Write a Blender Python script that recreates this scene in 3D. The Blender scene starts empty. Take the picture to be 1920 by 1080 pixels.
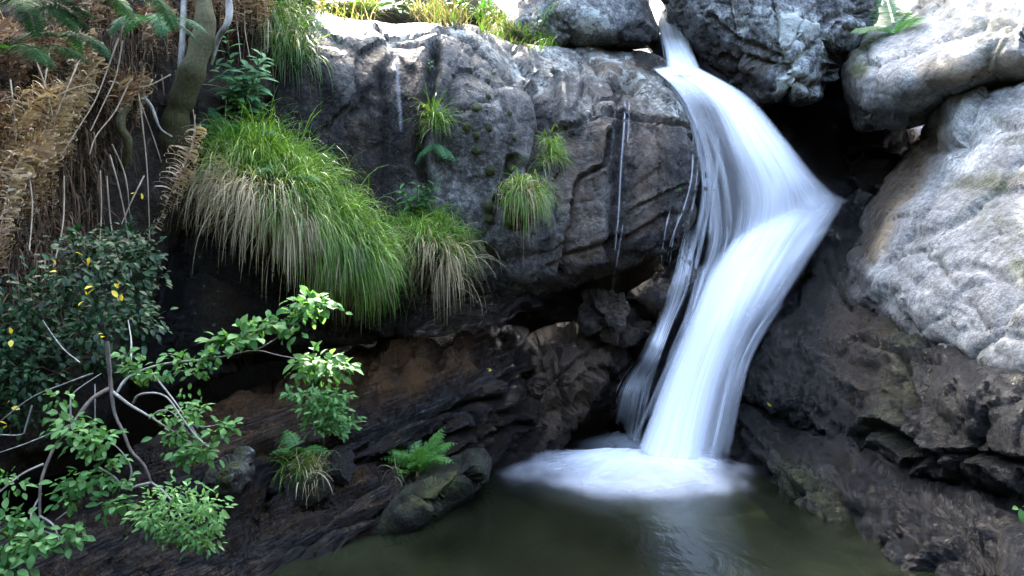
import bpy, math, random
import numpy as np
from mathutils import Vector, geometry
from mathutils.bvhtree import BVHTree

# ------------------------------------------------------------------ camera, sky, sun, exposure
sc = bpy.context.scene
COL = sc.collection
F = 960.0 / math.tan(math.radians(32.5)); CAMZ = 1.3
cd = bpy.data.cameras.new("camera"); cam = bpy.data.objects.new("camera", cd); COL.objects.link(cam)
cam.location = (0, 0, CAMZ); cam.rotation_euler = (math.radians(90), 0, 0)
cd.sensor_width = 36; cd.lens = 18 / math.tan(math.radians(32.5)); cd.clip_start = 0.05; cd.clip_end = 500
sc.camera = cam
SUN = Vector((-0.16, 0.66, 0.74)).normalized()
w = bpy.data.worlds.new("World"); sc.world = w; w.use_nodes = True
nt = w.node_tree; bg = nt.nodes["Background"]; sky = nt.nodes.new("ShaderNodeTexSky")
sky.sky_type = 'NISHITA'; sky.sun_disc = False; sky.dust_density = 4.5; sky.ozone_density = .45
sky.sun_elevation = math.asin(SUN.z); sky.sun_rotation = math.atan2(SUN.x, SUN.y)
nt.links.new(sky.outputs[0], bg.inputs[0]); bg.inputs[1].default_value = 0.15
sl = bpy.data.lights.new("sun", 'SUN'); sl.energy = 2.0; sl.angle = math.radians(0.5); sl.color = (1, .95, .86)
so = bpy.data.objects.new("sun", sl); COL.objects.link(so); so.rotation_euler = SUN.to_track_quat('Z', 'Y').to_euler()
sc.view_settings.view_transform = 'Standard'; sc.view_settings.look = 'None'
sc.view_settings.exposure = 4.3; sc.view_settings.gamma = 1.0
sc.render.engine = 'CYCLES'
sc.cycles.max_bounces = 8; sc.cycles.transparent_max_bounces = 24; sc.cycles.diffuse_bounces = 3
sc.cycles.use_denoising = True
sc.cycles.caustics_reflective = False; sc.cycles.caustics_refractive = False

rng = np.random.default_rng(7); random.seed(7)

# ------------------------------------------------------------------ numeric helpers
def P(px, py, d):
    px, py, d = np.asarray(px, float), np.asarray(py, float), np.asarray(d, float)
    return np.stack([(px - 960) / F * d, d + 0 * px, CAMZ - (py - 540) / F * d], -1)
_pr = np.random.default_rng(3)
_perm = _pr.permutation(256); _perm = np.concatenate([_perm, _perm, _perm])
_g = _pr.normal(size=(256, 3)); _g /= np.linalg.norm(_g, axis=1)[:, None]
_ru = _pr.random(256)
def _hash(i):
    i = i & 255
    return _perm[_perm[_perm[i[..., 0]] + i[..., 1]] + i[..., 2]]
def perlin(p):
    i = np.floor(p).astype(int); f = p - i; u = f * f * f * (f * (f * 6 - 15) + 10)
    def c(x, y, z):
        o = np.array([x, y, z]); return ((f - o) * _g[_hash(i + o)]).sum(-1)
    l = lambda a, b, t: a + (b - a) * t
    x0 = l(l(c(0,0,0), c(1,0,0), u[:,0]), l(c(0,1,0), c(1,1,0), u[:,0]), u[:,1])
    x1 = l(l(c(0,0,1), c(1,0,1), u[:,0]), l(c(0,1,1), c(1,1,1), u[:,0]), u[:,1])
    return l(x0, x1, u[:,2]) * 1.5
def fbm(p, octv=5, gain=.5, lac=2.03, ridge=False):
    s = 0; a = 1.0; t = 0
    for k in range(octv):
        n = perlin(p + 17.3 * k)
        if ridge: n = 1 - 2 * np.abs(n)
        s = s + a * n; t += a; a *= gain; p = p * lac
    return s / t
def worley(p):
    i = np.floor(p).astype(int); n = len(p)
    f1 = np.full(n, 9.); f2 = np.full(n, 9.); hid = np.zeros(n, int); vec = np.zeros((n, 3))
    for x in (-1,0,1):
        for y in (-1,0,1):
            for z in (-1,0,1):
                c = i + np.array([x,y,z]); h = _hash(c)
                v = p - (c + .5 + .42 * _g[h]); d = np.sqrt((v*v).sum(-1))
                nearer = d < f1
                f2 = np.where(nearer, f1, np.minimum(f2, d)); hid = np.where(nearer, h, hid)
                vec = np.where(nearer[:,None], v, vec); f1 = np.where(nearer, d, f1)
    return f1, f2, hid, vec
def catmull(pts, n, closed=False):
    pts = np.asarray(pts, float); m = len(pts)
    t = np.linspace(0, m if closed else m - 1, n, endpoint=not closed)
    k = np.floor(t).astype(int)
    if not closed: k = np.clip(k, 0, m - 2)
    f = (t - k)[:, None]
    g = (lambda j: pts[(k + j) % m]) if closed else (lambda j: pts[np.clip(k + j, 0, m - 1)])
    a, b, c, d = g(-1), g(0), g(1), g(2)
    return .5 * (2*b + (c - a)*f + (2*a - 5*b + 4*c - d)*f**2 + (3*b - a - 3*c + d)*f**3)
def seg_dist(q, poly, closed=False):
    """distance in px from points q (N,2) to a polyline"""
    poly = np.asarray(poly, float)[:, :2]
    best = np.full(len(q), 1e9)
    rgn = range(len(poly)) if closed else range(len(poly) - 1)
    if len(poly) == 1: return np.hypot(*(q - poly[0]).T)
    for i in rgn:
        a = poly[i]; b = poly[(i + 1) % len(poly)]; ab = b - a
        t = np.clip(((q - a) @ ab) / max(1e-9, ab @ ab), 0, 1)
        e = q - a - t[:, None] * ab
        best = np.minimum(best, (e * e).sum(-1))
    return np.sqrt(np.where(best > 1e8, 1e8, best))
def inside(q, poly):
    poly = np.asarray(poly)[:, :2]; r = np.zeros(len(q), bool); n = len(poly)
    for i in range(n):
        x1, y1 = poly[i]; x2, y2 = poly[(i + 1) % n]
        c = ((y1 > q[:,1]) != (y2 > q[:,1])) & (q[:,0] < (x2 - x1) * (q[:,1] - y1) / (y2 - y1 + 1e-12) + x1)
        r ^= c
    return r
def tps(xy, z):
    xy = np.asarray(xy, float) / 400; z = np.asarray(z, float); n = len(xy)
    def ph(r2): return .5 * r2 * np.log(r2 + 1e-9)
    K = ph(((xy[:,None] - xy[None])**2).sum(-1)) + np.eye(n) * 2e-3
    A = np.zeros((n+3, n+3)); A[:n,:n] = K; A[:n,n] = 1; A[:n,n+1:] = xy; A[n:,:n] = A[:n,n:].T
    s = np.linalg.solve(A, np.concatenate([z, np.zeros(3)]))
    def f(q):
        q = np.asarray(q, float) / 400; out = np.zeros(len(q))
        for a in range(0, len(q), 4000):
            qq = q[a:a+4000]
            out[a:a+4000] = ph(((qq[:,None] - xy[None])**2).sum(-1)) @ s[:n] + s[n] + qq @ s[n+1:]
        return out
    return f

# ------------------------------------------------------------------ object helpers
def tag(o, label=None, cat=None, group=None, kind=None):
    if label: o['label'] = label
    if cat: o['category'] = cat
    if group: o['group'] = group
    if kind: o['kind'] = kind
    return o
def empty(name, loc, label, cat, group=None):
    o = bpy.data.objects.new(name, None); COL.objects.link(o); o.location = Vector(loc); o.empty_display_size = .1
    return tag(o, label, cat, group)
def mesh_obj(name, V, faces, mat, parent=None, attrs=None, smooth=True, origin=None):
    V = np.asarray(V, float)
    if origin is None:
        origin = np.array(parent.location) if parent is not None else V.mean(0)
    me = bpy.data.meshes.new(name)
    me.from_pydata((V - origin).tolist(), [], faces if isinstance(faces, list) else faces.tolist())
    for k, a in (attrs or {}).items():
        at = me.attributes.new(k, 'FLOAT', 'POINT'); at.data.foreach_set('value', np.asarray(a, np.float32))
    me.materials.append(mat)
    if smooth: me.polygons.foreach_set('use_smooth', [True] * len(me.polygons))
    me.update()
    o = bpy.data.objects.new(name, me); COL.objects.link(o)
    if parent is not None:
        o.parent = parent
    else:
        o.location = Vector(origin)
    return o
BVHS = []
def hit(px, py, default=5.0):
    d = Vector(P(px, py, 1.0) - np.array([0, 0, CAMZ])).normalized()
    best = None
    for b in BVHS:
        loc, nor, idx, dist = b.ray_cast(Vector((0, 0, CAMZ)), d)
        if loc is not None and (best is None or dist < best[2]):
            if nor.dot(d) > 0: nor = -nor
            best = (loc, nor, dist)
    if best is None:
        return P(px, py, default), np.array([0, -1., .1])
    return np.array(best[0]), np.array(best[1])
def hitd(px, py, default=5.0): return hit(px, py, default)[0][1]

# ------------------------------------------------------------------ node helper
class G:
    def __init__(s, name):
        s.m = bpy.data.materials.new(name); s.m.use_nodes = True; s.t = s.m.node_tree; s.t.nodes.clear()
        s.co = s.n('ShaderNodeTexCoord').outputs['Object']
    def n(s, ty, **kw):
        x = s.t.nodes.new(ty)
        for k, v in kw.items(): setattr(x, k, v)
        return x
    def set(s, sock, v):
        if isinstance(v, bpy.types.NodeSocket): s.t.links.new(v, sock)
        elif isinstance(v, (tuple, list)) and len(v) == 3 and sock.type == 'RGBA': sock.default_value = (*v, 1)
        else: sock.default_value = v
    def noise(s, scale, detail=6, rough=.6, dist=0, vec=None):
        x = s.n('ShaderNodeTexNoise'); s.set(x.inputs['Vector'], vec or s.co)
        x.inputs['Scale'].default_value = scale; x.inputs['Detail'].default_value = detail
        x.inputs['Roughness'].default_value = rough; x.inputs['Distortion'].default_value = dist
        return x.outputs['Fac']
    def map(s, scale, rot=(0,0,0), loc=(0,0,0), vec=None):
        x = s.n('ShaderNodeMapping'); s.set(x.inputs[0], vec or s.co)
        x.inputs['Scale'].default_value = scale; x.inputs['Rotation'].default_value = rot; x.inputs['Location'].default_value = loc
        return x.outputs[0]
    def ramp(s, fac, stops):
        x = s.n('ShaderNodeValToRGB'); s.set(x.inputs[0], fac); e = x.color_ramp.elements
        while len(e) < len(stops): e.new(.5)
        for k, (p, c) in enumerate(stops):
            e[k].position = p; e[k].color = (c, c, c, 1) if not isinstance(c, (tuple, list)) else (*c, 1)
        return x.outputs[0]
    def mix(s, fac, a, b, mode='MIX'):
        x = s.n('ShaderNodeMix', data_type='RGBA', blend_type=mode)
        s.set(x.inputs[0], fac); s.set(x.inputs[6], a); s.set(x.inputs[7], b); return x.outputs[2]
    def math(s, op, a, b=0.0, clamp=False):
        x = s.n('ShaderNodeMath', operation=op, use_clamp=clamp); s.set(x.inputs[0], a); s.set(x.inputs[1], b); return x.outputs[0]
    def mr(s, v, a, b, c=0., d=1.):
        x = s.n('ShaderNodeMapRange'); s.set(x.inputs[0], v)
        for i, q in enumerate((a, b, c, d)): s.set(x.inputs[1 + i], q)
        return x.outputs[0]
    def attr(s, name):
        x = s.n('ShaderNodeAttribute', attribute_name=name); return x.outputs['Fac']
    def out(s, sh):
        o = s.n('ShaderNodeOutputMaterial'); s.t.links.new(sh, o.inputs[0]); return s.m
    def bsdf(s, **kw):
        x = s.n('ShaderNodeBsdfPrincipled')
        for k, v in kw.items(): s.set(x.inputs[k.replace('_', ' ')], v)
        return x.outputs[0]

def rock_mat(name, dark, mid, light, rust_sheen=(.115,.075,.045), lich=.66, lichc=(.52,.55,.5), streak=0., rough=.75,
             wet_all=0., bump=1., strat=None, mossall=0., con=1., fleck=0.):
    g = G(name)
    c = g.ramp(g.noise(1.1, 8, .62, .3), [(.32, dark), (.5, mid), (.68, light)])
    c = g.mix(con, c, g.ramp(g.noise(7, 10, .72), [(.34, .25), (.46, .75), (.54, 1.1), (.66, 1.75)]), 'MULTIPLY')
    c = g.mix(.8 * con, c, g.ramp(g.noise(28, 6, .75), [(.36, .3), (.5, 1.), (.62, 1.7)]), 'MULTIPLY')
    c = g.mix(.45 * con, c, g.ramp(g.noise(90, 3, .6), [(.38, .4), (.5, 1.), (.62, 1.7)]), 'MULTIPLY')
    if strat:
        n = g.noise(1., 9, .65, .2, vec=g.map((2.0, 2.0, 24), vec=g.map((1, 1, 1), rot=strat)))
        c = g.mix(1, c, g.ramp(n, [(.34, .2), (.45, .7), (.52, 1.), (.66, 2.)]), 'MULTIPLY')
    if streak:
        n = g.noise(1., 7, .6, .4, vec=g.map((5, 5, .45)))
        c = g.mix(streak, c, g.ramp(n, [(.38, .3), (.55, 1.15)]), 'MULTIPLY')
    ru = g.math('MULTIPLY', g.attr('rust_sheen'), g.mr(g.noise(4, 8, .7), .28, .52), True)
    c = g.mix(ru, c, g.mix(1, rust_sheen, g.ramp(g.noise(22, 8, .7), [(.3, .4), (.7, 1.6)]), 'MULTIPLY'))
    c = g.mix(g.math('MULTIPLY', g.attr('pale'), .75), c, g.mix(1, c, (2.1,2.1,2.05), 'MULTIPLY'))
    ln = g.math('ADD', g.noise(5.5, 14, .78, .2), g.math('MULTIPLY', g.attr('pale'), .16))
    lm = g.mr(ln, lich, lich + .035)
    lsp = g.mr(g.noise(30, 6, .7), .63, .67)
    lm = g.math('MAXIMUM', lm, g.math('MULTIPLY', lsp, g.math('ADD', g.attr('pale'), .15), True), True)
    c = g.mix(g.math('MULTIPLY', lm, .85), c, lichc)
    if fleck:
        fm = g.math('MULTIPLY', g.mr(g.noise(34, 4, .6), .56, .62), g.mr(g.noise(2.2, 6, .65, vec=g.map((1,1,1), loc=(3,1,7))), .5, .6), True)
        c = g.mix(g.math('MULTIPLY', fm, fleck), c, (.035, .035, .02))
        bl = g.mr(g.noise(2.0, 9, .7, .6, vec=g.map((1,1,1), loc=(9,4,2))), .52, .66)
        c = g.mix(g.math('MULTIPLY', bl, .5), c, (.10, .10, .095))
    wet = g.math('ADD', g.attr('wet'), wet_all, True)
    wetn = g.math('MULTIPLY', wet, g.mr(g.noise(2.5, 8, .65), .25, .5, .75, 1.), True)
    c = g.mix(wetn, c, g.mix(1, c, (.22, .20, .19), 'MULTIPLY'))
    mo = g.math('MULTIPLY', g.math('ADD', g.attr('moss'), mossall), g.mr(g.noise(6, 10, .75), .42, .56), True)
    mc = g.ramp(g.noise(45, 6, .7), [(.3, (.015, .022, .004)), (.55, (.06, .075, .012)), (.75, (.15, .15, .03))])
    c = g.mix(mo, c, mc)
    ro = g.mr(wetn, 0, 1, rough, .12)
    ro = g.math('ADD', ro, g.mr(g.noise(28, 6, .7), .3, .7, -.1, .14), True)
    ro = g.mix(mo, ro, (.95,.95,.95))
    h = g.math('MULTIPLY', g.noise(5, 12, .68), .09 * bump)
    h = g.math('ADD', h, g.math('MULTIPLY', g.noise(26, 8, .72), .045 * bump))
    h = g.math('ADD', h, g.math('MULTIPLY', g.noise(110, 4, .7), .006 * bump))
    if strat: h = g.math('ADD', h, g.math('MULTIPLY', n, .11))
    h = g.math('ADD', h, g.math('MULTIPLY', g.math('MULTIPLY', mo, g.noise(60, 5, .7)), .03))
    h = g.math('ADD', h, g.math('MULTIPLY', g.math('MULTIPLY', wetn, g.noise(16, 5, .6)), .05))
    b = g.n('ShaderNodeBump'); b.inputs['Strength'].default_value = 1.; b.inputs['Distance'].default_value = 1.; g.set(b.inputs['Height'], h)
    return g.out(g.bsdf(Base_Color=c, Roughness=ro, Normal=b.outputs[0], Specular_IOR_Level=g.mr(wetn, 0, 1, .35, .42)))

# ------------------------------------------------------------------ rock builder: a closed solid with a modelled front
def rock(name, outline, ctrl, mat, label=None, cat=None, group=None, kind=None, T=.9, R=.25, res=6, jit=4, amp=.05,
         freq=1.2, facet=(), cracks=(), paint=(), strat=None, fine=.012, seed=0., terr=(), sharp=34):
    O = np.array(outline, float)
    per = np.hypot(*np.diff(np.vstack([O, O[:1]])[:, :2], axis=0).T).sum()
    nO = int(per / (res * 1.05))
    C = catmull(O, nO * 4, True)
    s = np.concatenate([[0], np.cumsum(np.hypot(*np.diff(np.vstack([C, C[:1]])[:, :2], axis=0).T))])
    ti = np.linspace(0, s[-1], nO, endpoint=False); CC = np.vstack([C, C[:1]])
    C = np.stack([np.interp(ti, s, CC[:, k]) for k in range(3)], -1)
    q3 = np.c_[C[:, :2] / 60, np.full(nO, seed)]
    C[:, 0] += jit * fbm(q3, 4, .6) * 1.8; C[:, 1] += jit * fbm(q3 + 31.7, 4, .6) * 1.8
    lo, hi = C[:, :2].min(0), C[:, :2].max(0)
    gx, gy = np.meshgrid(np.arange(lo[0], hi[0], res), np.arange(lo[1], hi[1], res))
    gx[1::2] += res / 2
    q = np.c_[gx.ravel(), gy.ravel()] + rng.uniform(-.25, .25, (gx.size, 2)) * res
    q = q[inside(q, C)]
    q = q[seg_dist(q, C, True) > res * .6]
    verts = [Vector(v) for v in np.vstack([C[:, :2], q])]
    r = geometry.delaunay_2d_cdt(verts, [], [list(range(nO))], 1, 1e-4)
    xy = np.array([tuple(v) for v in r[0]]); tris = [list(f) for f in r[2]]
    orig = r[3]                                           # input ids of the output verts
    ctl = list(ctrl)
    Osub = O
    zf = tps(np.vstack([Osub[:, :2]] + ([np.array(ctl)[:, :2]] if ctl else [])),
             np.concatenate([Osub[:, 2]] + ([np.array(ctl)[:, 2]] if ctl else [])))
    d = zf(xy)
    e = seg_dist(xy, C, True) / F * d
    k = np.clip(1 - e / R, 0, 1)
    d = d + R * (1 - np.sqrt(1 - np.minimum(k, .999) ** 2))
    nv = len(xy)
    V = P(xy[:, 0], xy[:, 1], d)
    # normals
    T3 = np.array([t for t in tris if len(t) == 3])
    fn = np.cross(V[T3[:, 1]] - V[T3[:, 0]], V[T3[:, 2]] - V[T3[:, 0]])
    vn = np.zeros_like(V)
    for j in range(3): np.add.at(vn, T3[:, j], fn)
    vn /= np.linalg.norm(vn, axis=1)[:, None] + 1e-12
    toward = np.array([0, 0, CAMZ]) - V
    flip = ((vn * toward).sum() < 0)
    if flip: vn = -vn
    S = V + seed * 3.7
    dz = amp * fbm(S * freq, 5, .5) * 1.6 + fine * fbm(S * 7, 4, .6) * 1.6 + fine * .9 * fbm(S * 4.3 + 9, 4, .55, ridge=True)
    for (am, fr, rot) in facet:
        rot = rot or (0, 0, 0)
        ca, sa = math.cos(rot[1]), math.sin(rot[1]); cb, sb = math.cos(rot[0]), math.sin(rot[0])
        M = np.array([[ca, 0, sa], [0, 1, 0], [-sa, 0, ca]]) @ np.array([[1, 0, 0], [0, cb, -sb], [0, sb, cb]])
        qv = (S @ M) * np.array(fr); qv = qv + .25 * np.stack([fbm(S * 1.9 + 5 * j, 3) for j in range(3)], -1)
        f1, f2, hid, vec = worley(qv)
        dz += am * ((vec * _g[(hid * 7 + 3) & 255]).sum(-1) * 1.1 + (_ru[(hid * 13) & 255] - .5) * .8)
        dz -= am * .8 * np.exp(-((f2 - f1) / .07) ** 2)
    for (nv_, fr, am) in terr:
        nn = np.array(nv_, float); nn /= np.linalg.norm(nn)
        s_ = (V @ nn) * fr + .3 * fbm(V * .8 + fr, 4, .5) * 1.6 + .10 * fbm(V * 6 + fr, 3)
        k_ = np.floor(s_).astype(int); fr_ = s_ - k_
        dz += am * (.35 + .9 * _ru[(k_ * 37 + 11) & 255]) * (np.minimum(fr_ / .82, (1 - fr_) / .18) ** .8 - .5)
    qw = xy + np.c_[fbm(np.c_[xy / 45, xy[:, 0] * 0 + seed], 4, .6), fbm(np.c_[xy / 45, xy[:, 0] * 0 + 9 + seed], 4, .6)] * 9
    for (poly, wd, dp) in cracks:
        pl = catmull(np.array(poly, float), len(poly) * 5)
        x = seg_dist(qw, pl) / wd
        dz -= dp * np.exp(-x * x) 
        if wd < 12: dz += dp * .35 * np.exp(-((x - 2.2) / 1.2) ** 2)
    V = V + vn * dz[:, None]
    # sides and back
    inv = {}
    for vi, src in enumerate(orig):
        for sidx in src:
            if sidx < nO: inv[sidx] = vi
    loop = [inv[i] for i in range(nO) if i in inv]
    cen = C[:, :2].mean(0); L = xy[loop]; dl = d[loop]
    rings = []
    for (sc_, dd) in ((1.0, .35 * T), (.9, .75 * T), (.55, T)):
        qq = cen + (L - cen) * sc_
        rv = P(qq[:, 0], qq[:, 1], dl + dd + .04 * fbm(np.c_[L / 50, L[:, 0] * 0 + sc_], 3))
        rings.append(rv)
    allV = [V] + rings + [np.mean(rings[-1], 0)[None]]
    faces = [t[::-1] if flip else t for t in tris]
    prev = loop; m = len(loop); base = nv
    for rv in rings:
        cur = list(range(base, base + m)); base += m
        for i in range(m):
            j = (i + 1) % m
            faces.append([prev[i], prev[j], cur[j], cur[i]])
        prev = cur
    for i in range(m): faces.append([prev[(i + 1) % m], prev[i], base])
    VV = np.vstack(allV)
    attrs = {k: np.zeros(len(VV)) for k in ('wet', 'rust_sheen', 'moss', 'pale')}
    for (ch, poly, rad, st) in paint:
        if isinstance(poly, str): v = np.full(nv, float(st))
        else:
            x = seg_dist(qw, poly) / rad
            v = st * np.clip(1.6 - 1.6 * x, 0, 1)
        attrs[ch][:nv] = np.clip(attrs[ch][:nv] + v, 0, 1)
    for ch in attrs:
        a = attrs[ch]
        for k in range(3): a[nv + k * m: nv + (k + 1) * m] = a[loop]
    o = mesh_obj(name, VV, faces, mat, attrs=attrs)
    import bmesh
    bm = bmesh.new(); bm.from_mesh(o.data); bmesh.ops.recalc_face_normals(bm, faces=bm.faces); bm.to_mesh(o.data); bm.free()
    if sharp: o.data.set_sharp_from_angle(angle=math.radians(sharp))
    BVHS.append(BVHTree.FromPolygons([Vector(v) for v in VV], faces))
    return tag(o, label, cat, group, kind)
# ================================================================== ROCKS
M_cliff = rock_mat('grey_granite', (.042,.04,.036), (.10,.096,.087), (.175,.17,.155), lich=.685, streak=.45, rough=.5)
M_brown = rock_mat('brown_granite', (.028,.02,.013), (.075,.055,.037), (.14,.106,.075), lich=.74, streak=.5, rough=.5)
M_wet = rock_mat('dark_wet_rock', (.003,.0028,.002), (.0085,.008,.0055), (.021,.02,.0145), lich=.80, streak=.6, rough=.4, wet_all=.35, bump=.8, con=.55, rust_sheen=(.04,.024,.012))
M_ledge = rock_mat('layered_ledge_rock', (.012,.0078,.004), (.05,.031,.016), (.155,.102,.055), lich=.74, rough=.42, wet_all=.3, strat=(0,.30,0), rust_sheen=(.13,.065,.022), bump=.6, con=.45)
M_pale = rock_mat('pale_granite', (.12,.124,.12), (.17,.175,.168), (.215,.217,.205), lich=.73, lichc=(.46,.47,.44), rough=.8, bump=.4, rust_sheen=(.22,.16,.085), con=.55, fleck=1.)
M_lich = rock_mat('lichened_granite', (.06,.066,.07), (.13,.137,.14), (.22,.226,.226), lich=.60, lichc=(.55,.6,.56), rough=.7)
M_soil = rock_mat('dark_earth', (.012,.009,.006), (.03,.022,.014), (.06,.045,.028), lich=.9, rough=.9, bump=1.5)

CLIFF = [(530,70,5.4),(560,22,5.55),(600,20,5.6),(640,32,5.65),(720,42,5.72),(800,44,5.8),(880,46,5.9),(930,68,6.0),(990,88,6.45),(1100,87,7.1),
 (1190,94,7.2),(1240,108,7.1),(1252,130,6.95),(1250,150,6.75),(1275,190,6.55),(1295,240,6.5),(1305,330,6.45),(1298,400,6.4),(1275,450,6.35),
 (1240,480,6.25),(1200,498,6.2),(1160,518,6.15),(1100,535,6.05),(1030,550,5.95),(960,556,5.85),(900,552,5.75),(860,560,5.65),(800,600,5.5),(700,640,5.3),
 (620,650,5.15),(540,640,5.0),(470,560,4.95),(440,420,4.95),(480,280,5.1),(500,160,5.3)]
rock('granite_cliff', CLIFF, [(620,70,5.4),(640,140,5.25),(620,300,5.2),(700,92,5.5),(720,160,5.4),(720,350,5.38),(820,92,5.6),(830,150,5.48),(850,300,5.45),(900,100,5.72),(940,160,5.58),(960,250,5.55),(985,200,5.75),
   (900,420,5.5),(960,480,5.62),(1000,150,6.1),(1020,240,6.0),(1060,140,6.55),(1060,210,6.1),(1060,350,5.85),(1100,210,6.15),(1150,150,6.6),(1200,200,6.35),
   (1150,225,6.12),(1150,350,6.0),(1150,450,5.98),(1250,300,6.2),(1240,400,6.15),(1100,500,5.9),(560,450,4.95),(620,560,5.0),(760,520,5.35),(840,500,5.4)],
  M_cliff, 'broad grey granite cliff face with dark wet streaks left of the waterfall', 'cliff', T=1.0, R=.16, res=3.7, amp=.014, freq=1.5, fine=.008,
  facet=[(.05, (.8,.8,.7), (0,.3,0)), (.024, (2.,2.,1.6), (0,.2,0)), (.008, (6,6,5), None)],
  cracks=[([(815,90),(808,150),(795,220),(785,300),(800,350),(790,420)], 9, .10), ([(1005,165),(1012,230),(1000,290),(985,350),(960,420)], 10, .12),
          ([(1040,242),(1085,228),(1120,214),(1160,222),(1230,228),(1292,240)], 4, .05), ([(1120,200),(1145,214),(1158,190),(1150,150)], 4, .04),
          ([(1160,150),(1175,145),(1190,155)], 13, .12), ([(1078,380),(1085,340),(1110,320),(1135,305),(1140,250)], 4, .06), ([(1078,380),(1075,420),(1062,470),(1050,520)], 5, .05),
          ([(1175,400),(1230,370),(1285,345)], 3, .03), ([(1232,235),(1236,320),(1230,380)], 3, .03), ([(1160,240),(1155,340),(1150,480)], 10, .05),
          ([(1030,500),(1100,470),(1180,440),(1260,400)], 5, .04), ([(1085,100),(1095,150),(1080,200)], 3.5, .04),([(1040,140),(1045,190),(1035,240)], 6, .08),
          ([(930,380),(950,330),(958,300)], 6, .06), ([(720,130),(725,250),(715,400)], 9, .04), ([(600,150),(640,260),(700,340)], 20, .05)],
  paint=[('wet', [(560,130),(580,250),(620,340),(700,420)], 110, 1.), ('wet', [(700,110),(718,250),(712,420)], 42, 1.), ('wet', [(760,120),(775,220),(760,330)], 35, .8),
         ('rust_sheen', [(690,240),(690,420)], 50, .7), ('rust_sheen', [(780,180),(770,320)], 25, .6), ('wet', [(1172,215),(1168,330),(1155,520)], 34, 1.), ('wet', [(1155,160),(1180,150)], 24, .9),
         ('wet', [(1010,180),(1005,290)], 20, .8), ('wet', [(560,480),(640,600),(760,600)], 120, 1.), ('wet', [(870,545),(1000,545),(1150,510),(1260,450)], 35, .8),
         ('rust_sheen', [(1060,270),(1100,420),(1060,520)], 50, .55), ('rust_sheen', [(1220,260),(1210,420),(1120,500)], 55, .7), ('rust_sheen', [(1125,230),(1125,330)], 20, .7),('rust_sheen', [(1110,120),(1190,130)], 22, .45),
         ('wet', [(1090,250),(1085,330)], 20, .6), ('wet', [(1265,300),(1250,420),(1200,480)], 40, .7), ('wet', [(1020,420),(1030,520)], 26, .5), ('wet', [(1200,112),(1230,120)], 22, 1.),
         ('pale', [(570,35),(640,45),(700,56),(800,58),(890,62),(930,90),(970,130),(1010,165)], 26, 1.), ('pale', [(1040,110),(1150,125),(1260,200)], 55, 1.), ('pale', [(1060,190),(1120,190)], 35, .9),  # lip is dry pale rock; blocks right of it lightened in place of sunlight
         ('moss', [(900,200)], 14, .7), ('moss', [(915,240)], 12, .6), ('moss', [(890,355)], 12, .6), ('moss', [(920,380),(915,410)], 18, .7), ('moss', [(890,130),(930,140)], 22, .45), ('moss', [(945,320),(965,300)], 14, .8)])
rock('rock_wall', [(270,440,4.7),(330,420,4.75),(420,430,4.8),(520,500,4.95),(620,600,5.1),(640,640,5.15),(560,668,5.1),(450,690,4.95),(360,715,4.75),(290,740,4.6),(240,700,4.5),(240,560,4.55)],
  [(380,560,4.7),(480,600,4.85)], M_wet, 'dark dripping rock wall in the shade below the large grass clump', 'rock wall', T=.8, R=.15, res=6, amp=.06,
  facet=[(.05,(2,2,1.4),None)], paint=[('pale', [(380,520),(390,640)], 55, .55), ('wet', [(300,500),(320,700)], 60, 1.), ('rust_sheen', [(420,560),(440,650)], 60, .6)])
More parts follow.
